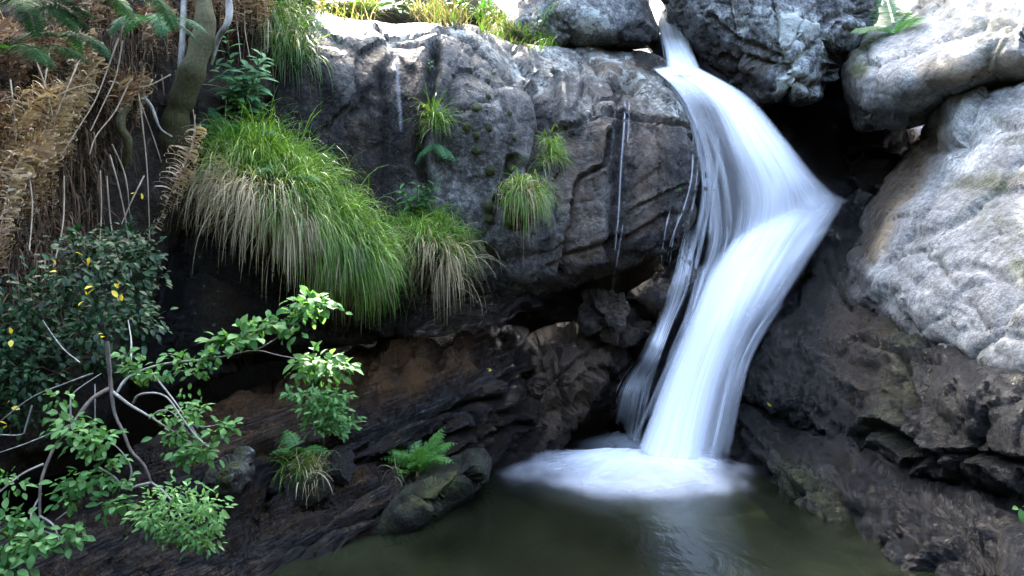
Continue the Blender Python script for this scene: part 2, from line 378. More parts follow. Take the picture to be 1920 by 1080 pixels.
# lower ledges: layered slabs that dip to the left
rock('ledge_slab', [(200,880,3.9),(300,815,4.2),(400,765,4.5),(480,725,4.8),(560,692,5.2),(640,660,5.6),(720,640,5.85),(800,632,6.0),(880,622,6.15),(950,614,6.3),(990,620,6.35),
  (1002,680,6.2),(1000,740,6.1),(1000,800,6.1),(1005,850,6.1),(985,890,5.9),(930,930,5.5),(880,950,5.2),(800,960,4.9),(700,960,4.6),(600,990,4.3),(480,1040,3.95),(300,1080,3.6),(100,1100,3.3),(60,1000,3.4)],
  [(440,770,4.45),(540,730,4.9),(640,700,5.2),(720,680,5.45),(800,670,5.6),(900,655,5.85),(960,640,6.1),(700,760,4.85),(800,730,5.15),(900,700,5.5),(600,800,4.55),(480,850,4.3),(360,890,3.95),
   (940,720,5.6),(820,780,4.98),(720,820,4.68),(600,870,4.42),(900,800,5.35),(800,860,4.9),(940,860,5.6),(500,930,4.2),(400,980,3.85)],
  M_ledge, 'long brown layered rock ledge sloping down to the pool on the left', 'rock ledge', T=1.2, R=.12, res=4.2, amp=.03, fine=.006, freq=1.2, terr=[((-.36,-.25,1),5.,.11),((-.36,-.25,1),13,.035)],
  facet=[(.06,(.8,.8,3.),(.12,-.33,0)), (.026,(1.8,2.0,7.),(.12,-.33,0)), (.01,(5,5,16),(.12,-.33,0))],
  cracks=[([(440,860),(560,820),(680,770),(800,735),(920,715),(980,690)], 6, .06), ([(500,930),(620,880),(740,850),(860,810),(960,770)], 7, .07), ([(250,880),(400,830),(560,790),(700,752)],5,.10), ([(300,930),(480,880),(640,832),(800,780),(930,742)],5,.11), ([(480,1000),(640,920),(760,880),(880,830),(980,790)],5,.11),
          ([(640,692),(760,666),(900,642)],4,.07), ([(560,722),(700,690),(860,662),(960,652)],4,.07), ([(420,802),(560,762),(700,724)],4,.08), ([(860,760),(880,800),(870,860)], 4, .05),
          ([(920,690),(935,740),(925,800)], 4, .05), ([(350,800),(460,770),(560,745),(680,700),(760,690)], 5, .05)],
  paint=[('wet', [(960,640),(940,760),(960,880)], 70, .9), ('wet', [(700,790),(900,740)], 45, .9), ('wet', [(500,900),(700,850),(880,840)], 60, .8), ('rust_sheen', [(420,770),(560,740),(720,700),(860,670)], 60, .75), ('rust_sheen', [(430,850),(600,800)], 40, .5),  # brown along the ledge top: stain plus its lit sheen put into the colour
         ('rust_sheen', [(760,720),(700,750)], 40, .8), ('pale', [(868,640)], 16, .9), ('pale', [(938,690)], 10, .8), ('pale', [(880,740)], 15, .8), ('wet', [(820,660),(940,650)], 40, .6), ('wet',[(200,900),(400,1000)],100,.9)])
rock('ledge_slab', [(-200,1000,3.0),(60,985,3.3),(200,985,3.5),(330,990,3.7),(450,975,3.9),(560,935,4.1),(660,885,4.35),(720,870,4.5),(760,900,4.5),(770,960,4.4),(740,1000,4.25),(660,1035,4.05),(560,1075,3.75),(420,1130,3.4),(200,1180,3.1),(-200,1250,2.8)],
  [(100,1040,3.2),(300,1040,3.5),(450,1020,3.75),(600,980,4.08),(680,930,4.3)],
  M_ledge, 'lowest dark streaky rock slab dipping into the pool at the bottom left', 'rock ledge', cracks=[([(0,1040),(200,1030),(400,1010),(600,950),(720,905)],5,.10),([(200,1080),(420,1060),(600,1005),(740,950)],5,.09),([(60,1005),(300,1000),(480,975)],5,.09)], T=.9, R=.12, res=4.5, amp=.025, fine=.006, freq=1.2, terr=[((-.4,-.2,1),6,.09),((-.4,-.2,1),15,.03)],
  facet=[(.03,(.9,1.0,4.),(.12,-.36,0))], paint=[('wet','all',0,.45),('wet',[(450,1100),(650,1040),(760,990)],50,.8),('rust_sheen',[(560,960),(680,900)],35,.6)])
rock('brown_rock', [(985,640,6.25),(1020,612,6.35),(1062,602,6.4),(1105,612,6.4),(1135,636,6.4),(1172,655,6.4),(1195,690,6.8),(1185,740,7.0),(1165,778,7.1),(1120,795,6.9),(1080,818,6.6),(1040,850,6.2),(1000,880,6.05),(980,860,6.0),(978,780,6.05),(982,700,6.15)],
  [(1040,650,6.2),(1100,690,6.15),(1060,740,6.05),(1010,760,6.02),(1140,720,6.55)],
  M_brown, 'cracked brown rock between the layered ledge and the foot of the waterfall', 'rock', T=.9, R=.14, res=5, amp=.05, facet=[(.07,(2.6,2.6,2.2),(0,.4,0)),(.03,(5,5,5),None)],
  cracks=[([(1045,640),(1050,700),(1065,760)],3.5,.05),([(1000,730),(1060,695),(1110,650)],4,.06),([(1085,610),(1090,660),(1110,700)],4,.06),([(1060,790),(1070,740),(1100,700)],4,.05)],
  paint=[('rust_sheen','all',0,.45),('wet',[(1150,690),(1120,780),(1050,840),(1000,870)],36,1.),('wet',[(1170,660),(1185,740)],30,1.),('pale',[(1090,730)],14,.6)])
rock('small_boulder', [(1098,585,6.2),(1112,562,6.25),(1150,556,6.3),(1180,572,6.3),(1205,598,6.3),(1225,618,6.3),(1190,640,6.25),(1150,645,6.2),(1112,625,6.2)], [(1150,590,6.0),(1180,605,6.05)],
  M_brown, 'small wet angular brown rock on the left beneath the overhang', 'rock', T=.4, R=.12, res=4.5, jit=5, amp=.05, freq=2.5, facet=[(.10,(3.6,3.6,3.6),None)], paint=[('wet','all',0,.6)])
rock('small_boulder', [(1176,560,6.4),(1200,532,6.45),(1235,512,6.5),(1275,510,6.5),(1285,545,6.45),(1262,580,6.4),(1235,600,6.35),(1200,592,6.35)], [(1230,550,6.15)],
  M_brown, 'small pale brown wedged rock beside the thin side stream', 'rock', T=.4, R=.14, res=4.5, jit=5, amp=.05, freq=2.5, facet=[(.10,(3.4,3.4,3.4),None)], paint=[('wet',[(1260,520),(1250,580)],25,.8),('wet','all',0,.25)])
# rock bed under the waterfall
rock('waterfall_bed', [(1215,60,7.8),(1240,20,8.1),(1290,20,8.1),(1330,90,7.6),(1400,150,7.3),(1470,230,7.3),(1540,310,7.3),(1605,365,7.2),(1600,430,7.0),(1570,500,6.7),(1540,560,6.5),(1500,640,6.3),(1440,720,6.25),(1410,790,6.15),(1390,900,6.05),(1280,940,6.05),(1200,900,6.2),(1165,835,6.9),(1138,795,7.4),(1160,720,7.0),(1190,660,6.7),(1220,590,6.55),(1240,480,6.6),(1260,400,6.7),(1270,300,6.8),(1255,220,6.9),(1225,150,7.2)],
  [(1265,80,7.65),(1280,150,7.15),(1340,220,6.95),(1330,320,6.85),(1400,300,7.0),(1450,330,7.05),(1480,400,6.9),(1540,400,6.95),(1400,420,6.78),(1340,480,6.7),(1440,500,6.6),(1360,600,6.45),(1280,640,6.48),(1300,740,6.3),(1220,760,6.35)],
  M_wet, 'dark wet rock chute that carries the waterfall', 'rock chute', T=1., R=.2, res=6, amp=.06, facet=[(.08,(1.5,1.5,1.2),(0,-.4,0)),(.03,(4,4,4),None)], paint=[('wet','all',0,.9)])
# right-hand side
rock('wet_boulder', [(1500,545,6.2),(1530,450,6.6),(1570,392,6.9),(1610,360,6.95),(1660,420,6.6),(1750,560,5.6),(1900,640,4.4),(2150,640,3.8),(2200,1000,3.3),(2000,965,3.5),(1920,942,3.75),(1820,925,4.1),(1740,903,4.4),(1650,868,4.75),(1560,820,5.2),(1480,785,5.6),(1400,752,5.95),(1382,725,6.1),(1400,680,6.15),(1450,610,6.15)],
  [(1440,710,5.85),(1520,640,5.75),(1560,560,5.95),(1600,500,6.2),(1650,620,5.3),(1560,740,5.3),(1700,760,4.65),(1700,660,4.95),(1820,700,4.25),(1800,830,4.15),(1920,800,3.75),(1900,900,3.75),(1650,820,4.85)],
  M_wet, 'big dark wet boulder right of the lower cascade, middle of the right bank', 'boulder', T=1.1, R=.16, res=5.5, amp=.05, freq=1.1, terr=[((.42,-.25,1),2.6,.05),((.5,-.2,1),9,.012)], facet=[(.05,(1.3,1.3,1.),(0,.5,0)),(.022,(4,4,3),(0,.5,0))],
  cracks=[([(1690,660),(1700,730),(1725,790),(1720,860)],7,.05),([(1620,640),(1700,670),(1760,680)],5,.05),([(1610,820),(1640,800),(1700,830),(1760,870)],9,.09),([(1540,480),(1580,560),(1600,590)],6,.05),([(1700,870),(1800,850),(1930,870)],6,.05)],
  paint=[('rust_sheen',[(1600,600),(1640,720)],80,.75),('wet',[(1500,560),(1430,680),(1400,740)],70,.9),('wet',[(1560,420),(1540,500)],50,.8),('wet',[(1520,700),(1560,780)],60,.5),('pale',[(1760,680),(1800,800)],70,.4),('pale',[(1880,890),(1780,870)],26,.6),('moss',[(1700,620),(1650,800)],50,.3)])
rock('wet_boulder', [(1400,740,6.1),(1370,795,6.0),(1358,850,5.98),(1370,900,5.85),(1420,950,5.4),(1500,1010,4.75),(1600,1060,4.2),(1720,1110,3.7),(1900,1180,3.3),(2200,1250,3.0),(2200,940,3.55),(2000,925,3.8),(1900,915,4.0),(1820,900,4.25),(1740,880,4.55),(1650,845,4.95),(1560,805,5.4),(1470,765,5.85)],
  [(1420,860,5.6),(1500,900,5.0),(1560,900,4.75),(1600,960,4.4),(1700,960,4.05),(1800,1000,3.7),(1900,1040,3.45)],
  M_wet, 'low dark wet boulder at the waterline right of the pool', 'boulder', T=1.2, R=.14, res=5.5, amp=.06, freq=1.4, terr=[((.42,-.25,1),3.6,.05),((.5,-.2,1),11,.015)], facet=[(.06,(1.5,1.5,1.2),(0,.5,0)),(.026,(4.5,4.5,4),None)],
  cracks=[([(1640,930),(1720,950),(1830,1010),(1870,1060)],7,.09),([(1760,920),(1850,980),(1920,1000)],6,.06)],
  paint=[('rust_sheen',[(1450,860),(1500,930),(1560,880)],75,.5),('wet','all',0,.8),('pale',[(1720,925),(1860,985),(1920,1000)],20,.4),('moss',[(1480,900),(1540,950)],50,.45)])
rock('corner_boulder', [(1872,1010,3.35),(1890,985,3.35),(1960,975,3.3),(2100,1000,3.2),(2100,1150,3.1),(1900,1150,3.1),(1868,1080,3.2)], [(1950,1060,3.1)], M_wet,
  'small dark rock cut off by the bottom right corner', 'rock', T=.4, R=.1, res=6, amp=.04, paint=[('wet','all',0,.3),('pale',[(1920,1030)],50,.7)])
rock('pale_slab', [(1590,500,6.1),(1610,420,6.3),(1650,350,6.4),(1700,285,6.4),(1745,226,6.2),(1775,186,6.0),(1830,162,5.7),(1920,146,5.4),(2150,105,5.0),(2250,400,3.9),(2200,720,3.5),(2000,712,3.8),(1920,705,4.0),(1850,690,4.3),(1780,668,4.65),(1700,625,5.1),(1640,590,5.5),(1592,560,5.85)],
  [(1650,440,5.82),(1640,520,5.55),(1700,330,6.1),(1745,270,6.1),(1690,440,5.48),(1670,520,5.32),(1720,500,5.12),(1740,400,5.3),(1790,290,5.6),(1800,230,5.75),(1850,300,5.2),(1800,420,5.0),(1760,560,4.78),(1850,560,4.45),(1920,300,4.95),(1920,450,4.5),(1920,600,4.15),(1850,650,4.3)],
  M_pale, 'huge pale granite slab filling the right edge, below a rounder sunlit boulder', 'boulder', T=1.2, R=.06, sharp=60, res=5, jit=4, amp=.015, fine=.006, freq=.9, facet=[(.04,(1.1,1.1,1.1),(0,.4,0)),(.014,(3,3,3),None)], terr=[((.35,-.3,1),1.6,.05)],
  cracks=[],
  paint=[('wet',[(1590,560),(1605,450),(1660,350),(1730,260)], 52, 1.), ('rust_sheen', [(1630,470),(1690,330),(1750,240)], 36, 1.),('moss',[(1785,340),(1850,335),(1920,325)],22,.5),('moss',[(1860,210)],24,.5),('moss',[(1880,262),(1915,258)],14,.5),('wet',[(1800,340),(1920,338)],17,.6),
         ('moss',[(1850,380),(1890,440),(1920,480)],60,.3),('moss',[(1920,500)],40,.5),('moss',[(1760,690),(1850,660)],30,.2),('pale',[(1800,200),(1850,250),(1800,300)],40,1.),('wet',[(1600,560),(1700,610)],22,.8)])
rock('round_boulder', [(1578,150,6.6),(1590,100,6.7),(1625,66,6.9),(1690,35,7.0),(1755,-40,7.0),(1850,-140,7.0),(2200,-250,6.5),(2250,100,4.9),(2050,140,5.2),(1920,162,5.55),(1850,176,5.8),(1780,200,6.05),(1745,228,6.15),(1700,242,6.2),(1650,240,6.3),(1612,250,6.45),(1592,215,6.5)],
  [(1620,160,6.25),(1680,130,5.95),(1700,200,5.95),(1760,100,5.8),(1800,150,5.6),(1850,60,5.7),(1920,100,5.3),(1850,-20,6.1),(1980,0,5.5)],
  M_pale, 'rounded sunlit boulder at the top right corner with dark flecks and a mossy left rim', 'boulder', T=1.2, R=.2, res=5, jit=5, amp=.025, fine=.007, freq=1., facet=[(.04,(1.,1.,1.),None),(.012,(3,3,3),None)],
  paint=[('moss',[(1630,70),(1610,130)],26,.9),('wet',[(1590,110),(1592,200),(1620,240)],30,1.),('rust_sheen',[(1740,140),(1850,130),(1920,120)],34,.55),('moss',[(1840,40),(1880,60),(1860,100)],40,.45),('moss',[(1700,40),(1760,-10)],30,.5),('moss',[(1850,168),(1920,158)],10,.9),('wet',[(1640,225),(1740,215)],24,.7),('moss',[(1800,90),(1780,20)],30,.25)])  # lower-left dark band puts the cast shadow into the colour
rock('overhanging_boulder', [(1232,-40,7.2),(1300,-140,7.4),(1500,-180,7.4),(1660,-100,7.2),(1650,-10,7.1),(1632,60,7.0),(1600,95,7.0),(1565,115,6.95),(1552,150,6.9),(1535,188,6.85),(1492,202,6.8),(1455,192,6.8),(1420,205,6.95),(1375,180,7.1),(1330,130,7.25),(1290,75,7.35),(1250,20,7.4)],
  [(1290,20,7.1),(1340,80,7.0),(1380,60,6.8),(1450,60,6.6),(1500,100,6.5),(1500,160,6.55),(1400,130,6.95),(1440,170,6.85),(1590,40,6.75),(1450,-40,6.75),(1580,90,6.85)],
  M_lich, 'large lichen-spotted grey boulder hanging over the top of the waterfall', 'boulder', T=2.0, R=.16, res=5, amp=.05, facet=[(.08,(1.3,1.3,1.1),(0,.4,0)),(.03,(4,4,4),None)],
  cracks=[([(1440,-40),(1455,40),(1450,90),(1468,140)],4,.05),([(1330,30),(1370,70),(1420,90),(1450,110)],5,.07),([(1540,-40),(1550,30),(1556,110)],4,.07)],
  paint=[('wet',[(1330,90),(1400,150),(1440,190)],42,1.),('wet',[(1290,40),(1320,100)],30,.7),('pale',[(1490,60),(1500,150)],60,.8),('pale',[(1400,30),(1590,60)],50,.5),('moss',[(1440,60),(1470,120)],10,.7),('rust_sheen',[(1420,120),(1350,110)],30,.5)])
rock('lichened_boulder', [(940,60,7.3),(965,10,7.4),(1010,-60,7.5),(1120,-110,7.6),(1205,-40,7.6),(1222,20,7.5),(1238,55,7.4),(1228,86,7.3),(1180,94,7.2),(1080,92,7.15),(1000,84,7.15)], [(1080,20,7.0),(1160,30,7.05),(1030,50,7.05),(1200,60,7.15)],
  M_lich, 'mottled grey boulder resting on the cliff top left of the falls', 'boulder', T=.9, R=.18, res=5, amp=.05, facet=[(.05,(1.6,1.6,1.4),None)], paint=[('moss',[(1040,20)],24,.7),('wet',[(1200,50),(1225,80)],26,1.),('pale',[(1110,40)],60,.6),('moss',[(990,60)],30,.5)])
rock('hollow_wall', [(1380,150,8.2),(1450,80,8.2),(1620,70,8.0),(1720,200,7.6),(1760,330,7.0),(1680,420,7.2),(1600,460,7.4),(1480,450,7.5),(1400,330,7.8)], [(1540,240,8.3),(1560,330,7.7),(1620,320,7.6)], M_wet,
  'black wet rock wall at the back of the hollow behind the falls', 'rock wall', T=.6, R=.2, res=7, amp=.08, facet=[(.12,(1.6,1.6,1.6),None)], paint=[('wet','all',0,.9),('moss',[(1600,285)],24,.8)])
rock('rock_wall', [(560,600,6.4),(700,560,6.8),(900,520,7.1),(1100,490,7.2),(1250,460,7.3),(1300,560,7.3),(1220,660,7.2),(1000,680,7.1),(800,690,6.8),(600,720,6.2)], [(900,600,7.0)], M_wet, 'black backing wall added to darken the gap between the cliff and the layered ledge', 'rock wall', T=.4, R=.1, res=10, amp=.06, paint=[('wet','all',0,1.)])  # added wall; its near-black colour stands in for the shade of the gap
rock('moss_boulder', [(384,905,3.95),(402,868,4.0),(440,845,4.05),(468,840,4.05),(476,858,4.05),(470,905,4.0),(452,945,3.95),(420,962,3.95),(388,950,3.95)], [(415,900,3.75),(445,880,3.78),(462,880,3.84)],
  M_cliff, 'angular grey boulder with a yellow-green mossy face on the ledge', 'boulder', T=.35, R=.09, res=4, jit=3, amp=.02, freq=2.5, facet=[(.03,(4,4,4),None)], paint=[('moss',[(440,855),(400,930)],32,1.),('moss',[(425,870),(400,910)],28,1.),('pale',[(466,850)],12,.9),('wet',[(430,960),(460,930)],18,.8)])
rock('moss_boulder', [(510,900,4.2),(545,865,4.3),(600,845,4.35),(648,835,4.4),(665,860,4.35),(655,905,4.3),(630,945,4.2),(580,968,4.1),(530,975,4.05),(508,945,4.1)], [(580,900,4.0),(620,880,4.1)],
  M_wet, 'dark angular block under the grassy ferns in the middle of the ledge', 'boulder', T=.4, R=.09, res=4.5, jit=3, amp=.03, freq=2.5, facet=[(.06,(3.5,3.5,3.5),None)], paint=[('moss',[(560,900),(600,940)],40,.5),('pale',[(635,910)],18,.9),('rust_sheen',[(590,930)],30,.7)])
rock('moss_boulder', [(690,975,4.35),(735,915,4.55),(790,875,4.7),(850,850,4.85),(895,838,4.95),(914,865,4.95),(908,905,4.9),(870,945,4.7),(815,985,4.5),(760,1010,4.3),(700,1015,4.2)], [(800,930,4.32),(860,890,4.52),(750,960,4.22)],
  M_wet, 'low rounded mossy rock at the pool edge under the small bright fern', 'boulder', T=.5, R=.14, res=4.5, jit=3, amp=.03, freq=2., facet=[(.04,(2.6,2.6,2.6),(0,.4,0))], paint=[('moss','all',0,.4),('moss',[(760,940),(850,900)],30,.5),('pale',[(835,925)],16,.9),('pale',[(880,870)],14,.7),('rust_sheen',[(800,900)],40,.4)])

# ================================================================== TERRAIN, POOL
def terrain():
    path = catmull(np.array([(.5,-13),(-2.2,-12),(-3.6,-9),(-3.4,-4),(-3.4,0),(-3.6,3),(-3.3,5.2),(-2.4,6.6),(-1.2,7.4),(0.2,8.2),(1.0,9.6),(1.9,10.2),(2.8,9.4),(4.2,8.4),(5.0,6),(5.0,3),(4.6,0),(4.5,-4),(4.4,-9),(3,-12),(.5,-13)], float), 150)
    tan = np.gradient(path, axis=0); nor = np.stack([-tan[:,1], tan[:,0]], -1); nor /= np.linalg.norm(nor, axis=1)[:,None]
    prof = [(0,-1.2),(.03,-.4),(.05,.3),(.08,1.),(.12,1.8),(.15,2.5),(.25,3.0),(.5,3.35),(.9,3.7),(1.5,4.2),(2.5,4.8),(4,5.5),(7,6.8),(12,8.5),(20,11),(40,16),(90,28)]
    hs = 1 + .9 * np.clip((-path[:,1] - 1) / 6, 0, 1)  # gorge raised behind the camera, out of view, to cut low sky light
    hs = np.where((path[:,0] > .4) & (path[:,0] < 3.4) & (path[:,1] > 8), .95, hs)
    hs = np.where((path[:,0] < .9) & (path[:,1] > 2), 1.25, hs); hs = np.convolve(np.pad(hs, 3, 'edge'), np.ones(7)/7, 'valid')
    V = []
    for (o, z) in prof:
        q = path + nor * o
        n = fbm(np.c_[q * .6, np.full(len(q), z)], 4)
        V.append(np.c_[q + nor * (n * min(.25, .05 + o * .2))[:,None], np.where(z > 0, z * hs, z) + n * min(1.2, .08 + .1 * o)])
    m = len(path); V = np.vstack(V); f = []
    for a in range(len(prof) - 1):
        for b in range(m - 1): f.append([a*m+b+1, a*m+b, (a+1)*m+b, (a+1)*m+b+1])
    return V, f
g = G('dark_hillside_soil')
c = g.ramp(g.noise(2.5, 10, .7), [(.35, (.012,.013,.006)), (.55, (.035,.03,.016)), (.7, (.03,.05,.015))])
b = g.n('ShaderNodeBump'); b.inputs['Distance'].default_value = .15; g.set(b.inputs['Height'], g.noise(9, 10, .7))
M_hill = g.out(g.bsdf(Base_Color=c, Roughness=.95, Normal=b.outputs[0]))
V, f = terrain()
tag(mesh_obj('hillside', V, f, M_hill), 'dark gorge sides and hillside behind the rocks', 'hillside', kind='structure')
BVHS.append(BVHTree.FromPolygons([Vector(v) for v in V], f))
g = G('stream_bed_silt')
M_bed = g.out(g.bsdf(Base_Color=g.ramp(g.noise(1.4, 8, .6), [(.35, (.02,.02,.01)), (.65, (.018,.019,.011))]), Roughness=.9))
x, y = np.meshgrid(np.linspace(-8, 8, 60), np.linspace(-45, 12, 120)); q = np.c_[x.ravel(), y.ravel()]
z = -.75 + .15 * fbm(np.c_[q * .8, q[:, 0] * 0], 4) + .35 * np.clip((np.abs(q[:,0] - .4) - 1.2) / 2, 0, 1)
fa = [[j*60+i, j*60+i+1, (j+1)*60+i+1, (j+1)*60+i] for j in range(119) for i in range(59)]
tag(mesh_obj('stream_bed', np.c_[q, z], fa, M_bed), 'dim silty bed under the pool', 'stream bed', kind='structure')
g = G('murky_green_water')
mur = g.noise(.75, 5, .55, vec=g.map((1, .8, 1)))
rb = g.n('ShaderNodeBump'); rb.inputs['Distance'].default_value = .02; rb.inputs['Strength'].default_value = .6; g.set(rb.inputs['Height'], g.noise(5, 4, .55, .5, vec=g.map((1, .5, 1))))
dep = g.bsdf(Base_Color=g.ramp(mur, [(.36, (.002,.0026,.0013)), (.54, (.010,.0125,.006)), (.72, (.03,.036,.017))]), Roughness=.2, Normal=rb.outputs[0], IOR=1.33, Specular_IOR_Level=.5)
tr = g.n('ShaderNodeBsdfTransparent'); g.set(tr.inputs[0], (.55,.6,.4))
mx = g.n('ShaderNodeMixShader'); mx.inputs[0].default_value = .72; g.t.links.new(tr.outputs[0], mx.inputs[1]); g.t.links.new(dep, mx.inputs[2])
M_pool = g.out(mx.outputs[0])
x, y = np.meshgrid(np.linspace(-4.5, 5, 80), np.linspace(-45, 8.5, 300)); q = np.c_[x.ravel(), y.ravel()]
z = .008 * fbm(np.c_[q * np.array([1.2, .9]), q[:, 0] * 0], 3)
fa = [[j*80+i, j*80+i+1, (j+1)*80+i+1, (j+1)*80+i] for j in range(299) for i in range(79)]
tag(mesh_obj('pool_water', np.c_[q, z], fa, M_pool), 'smooth murky green pool below the falls', 'water', kind='structure')

# ================================================================== WATERFALL
def water_mat(name, su, sv, lo, hi, col=(.9,.93,.97)):
    g = G(name)
    cx = g.n('ShaderNodeCombineXYZ'); g.set(cx.inputs[0], g.math('MULTIPLY', g.attr('u'), su)); g.set(cx.inputs[1], g.math('MULTIPLY', g.attr('v'), sv)); g.set(cx.inputs[2], g.attr('lay'))
    n = g.noise(1., 5, .65, .15, vec=cx.outputs[0])
    st = g.mr(n, .32, .68, lo, hi)
    al = g.math('MULTIPLY', g.attr('dens'), st, True)
    d = g.n('ShaderNodeBsdfDiffuse'); g.set(d.inputs[0], col)
    t = g.n('ShaderNodeBsdfTranslucent'); g.set(t.inputs[0], col)
    m1 = g.n('ShaderNodeMixShader'); m1.inputs[0].default_value = .35; g.t.links.new(d.outputs[0], m1.inputs[1]); g.t.links.new(t.outputs[0], m1.inputs[2])
    tr = g.n('ShaderNodeBsdfTransparent')
    m2 = g.n('ShaderNodeMixShader'); g.set(m2.inputs[0], al); g.t.links.new(tr.outputs[0], m2.inputs[1]); g.t.links.new(m1.outputs[0], m2.inputs[2])
    return g.out(m2.outputs[0])
M_silk = water_mat('silky_white_water', 13, 1.0, .62, 1.3)
M_veil = water_mat('thin_veil_water', 14, 1.0, -.2, 1.0)
M_foam = water_mat('pool_foam', 9, 1.2, .5, 1.15)
M_thread = water_mat('water_thread', 4, 2, .6, 1.1)
GL = {}
def sheet(name, guides, mat, parent, dens, layers=3, nu=60, nv=70, off=.035, world=False, auto=True, label=None, bulge=.0, gap=.05):
    gl = []
    for gpts in guides:
        gpts = np.array(gpts, float)
        if not world:
            c = catmull(gpts, nv)
            if auto:
                for k in range(nv):
                    h = hitd(c[k, 0], c[k, 1], c[k, 2]) - gap
                    c[k, 2] = min(c[k, 2], h) if c[k, 2] > 0 else h
            d = c[:, 2].copy()
            for _ in range(6): d[1:-1] = (d[:-2] + 2*d[1:-1] + d[2:]) / 4
            c[:, 2] = np.minimum(d, c[:, 2] + .03)
            gl.append(P(c[:, 0], c[:, 1], c[:, 2]))
        else: gl.append(catmull(gpts, nv))
    gl = np.stack(gl); GL[name] = gl                      # guides, nv, 3
    A = catmull(gl.reshape(len(gl), -1), nu).reshape(nu, nv, 3)
    for _ in range(3): A[1:-1, 1:-1] = (A[1:-1, 1:-1] * 2 + A[:-2, 1:-1] + A[2:, 1:-1] + A[1:-1, :-2] + A[1:-1, 2:]) / 6
    u, v = np.meshgrid(np.linspace(0, 1, nu), np.linspace(0, 1, nv), indexing='ij')
    Vs, Fs, at = [], [], {'u': [], 'v': [], 'lay': [], 'dens': []}
    dv = dens(u.ravel(), v.ravel())
    up = np.array([0, 0, 1.]) if world else None
    for L in range(layers):
        q = A.reshape(-1, 3)
        dirn = up if world else (np.array([0, 0, CAMZ]) - q) / np.linalg.norm(np.array([0, 0, CAMZ]) - q, axis=1)[:, None]
        wob = fbm(np.c_[u.ravel() * 9 + L * 5, v.ravel() * 2, u.ravel() * 0 + L], 3)
        amt = off * L + off * .6 * wob + bulge * np.sin(np.pi * u.ravel())
        Vs.append(q + dirn * amt[:, None]); b = L * nu * nv
        Fs += [[b+i*nv+j, b+i*nv+j+1, b+(i+1)*nv+j+1, b+(i+1)*nv+j] for i in range(nu-1) for j in range(nv-1)]
        for k_, a_ in (('u', u.ravel()), ('v', v.ravel()), ('lay', u.ravel() * 0 + 3.3 * L), ('dens', dv)): at[k_].append(a_)
    o = mesh_obj(name, np.vstack(Vs), Fs, mat, parent, {k: np.concatenate(a) for k, a in at.items()})
    if label: o['label'] = label
    return o
ss = lambda x, a, b: (lambda t: t * t * (3 - 2 * t))(np.clip((x - a) / (b - a), 0, 1))
wf = empty('waterfall', P(1280, 850, 6.0), 'silky white waterfall that bends right and then left down the dark rock chute', 'waterfall')
sheet('upper_chute', [[(1226,18,9),(1236,60,8.),(1246,100,7.3),(1250,140,6.9)],[(1240,18,9),(1256,60,8.),(1272,100,7.3),(1284,140,6.9)],[(1250,20,9),(1280,62,8.),(1300,100,7.3),(1318,142,6.95)]], M_silk, wf,
  lambda u, v: .75 * ss(u, 0, .3) * ss(1 - u, 0, .3) * ss(v, 0, .06), nu=24, nv=30)
sheet('main_fall', [[(1224,128,7.0),(1275,180,6.75),(1310,260,6.6),(1326,350,6.5),(1330,440,6.5),(1315,540,6.4)],
 [(1240,126,7.05),(1312,180,6.75),(1352,270,6.55),(1372,350,6.5),(1378,430,6.5),(1350,500,6.45)],
 [(1262,122,7.1),(1350,184,6.75),(1405,270,6.55),(1440,345,6.5),(1440,410,6.5),(1410,460,6.5)],
 [(1285,122,7.1),(1378,180,6.8),(1444,260,6.6),(1490,330,6.55),(1515,375,6.6),(1540,400,6.6)],
 [(1300,122,7.1),(1402,178,6.85),(1474,258,6.7),(1528,325,6.7),(1572,364,6.75),(1604,376,6.8)]], M_silk, wf,
  lambda u, v: (.05 + 1.05 * ss(u, .28, .6) + .8 * ss(v, .28, .0)) * ss(u, 0, .06) * ss(1 - u, 0, .42) * ss(v, 0, .05) * ss(1 - v, 0, .22), nu=90, nv=90, layers=4)
sheet('lower_cascade', [[(1326,490,6.45),(1304,570,6.35),(1276,640,6.25),(1238,730,6.15),(1194,840,6.0)],
 [(1400,430,6.5),(1345,520,6.4),(1305,620,6.25),(1262,730,6.1),(1224,858,5.9)],
 [(1470,395,6.55),(1415,480,6.4),(1365,590,6.2),(1315,720,6.05),(1280,866,5.85)],
 [(1545,380,6.65),(1490,460,6.45),(1425,575,6.2),(1365,705,6.02),(1328,868,5.85)],
 [(1592,372,6.75),(1552,440,6.6),(1482,550,6.3),(1408,670,6.1),(1362,868,5.9)]], M_silk, wf,
  lambda u, v: (.13 + .95 * ss(1 - u, .28, .62) + .6 * ss(1 - v, .4, .75)) * ss(u, 0, .38 - .12 * v) * ss(1 - u, 0, .3) * ss(v, 0, .10 + .22 * (1 - u)) * ss(1 - v, -.02, .03), nu=90, nv=90, layers=4, bulge=.08)
sheet('side_stream', [[(1290,420,6.5),(1262,520,6.4),(1235,600,6.3),(1205,660,6.25),(1165,720,9),(1142,790,9),(1135,815,9)],[(1300,420,6.5),(1275,530,6.4),(1248,610,6.3),(1225,670,6.2),(1198,720,9),(1180,795,9),(1172,825,9)],[(1312,420,6.5),(1296,530,6.4),(1262,610,6.3),(1236,680,6.2),(1222,730,9),(1208,800,9),(1203,835,9)]], M_veil, wf,
  lambda u, v: .62 * ss(u, 0, .3) * ss(1 - u, 0, .3) * ss(1 - v, 0, .05) * ss(v, 0, .2), nu=30, nv=70, layers=3)
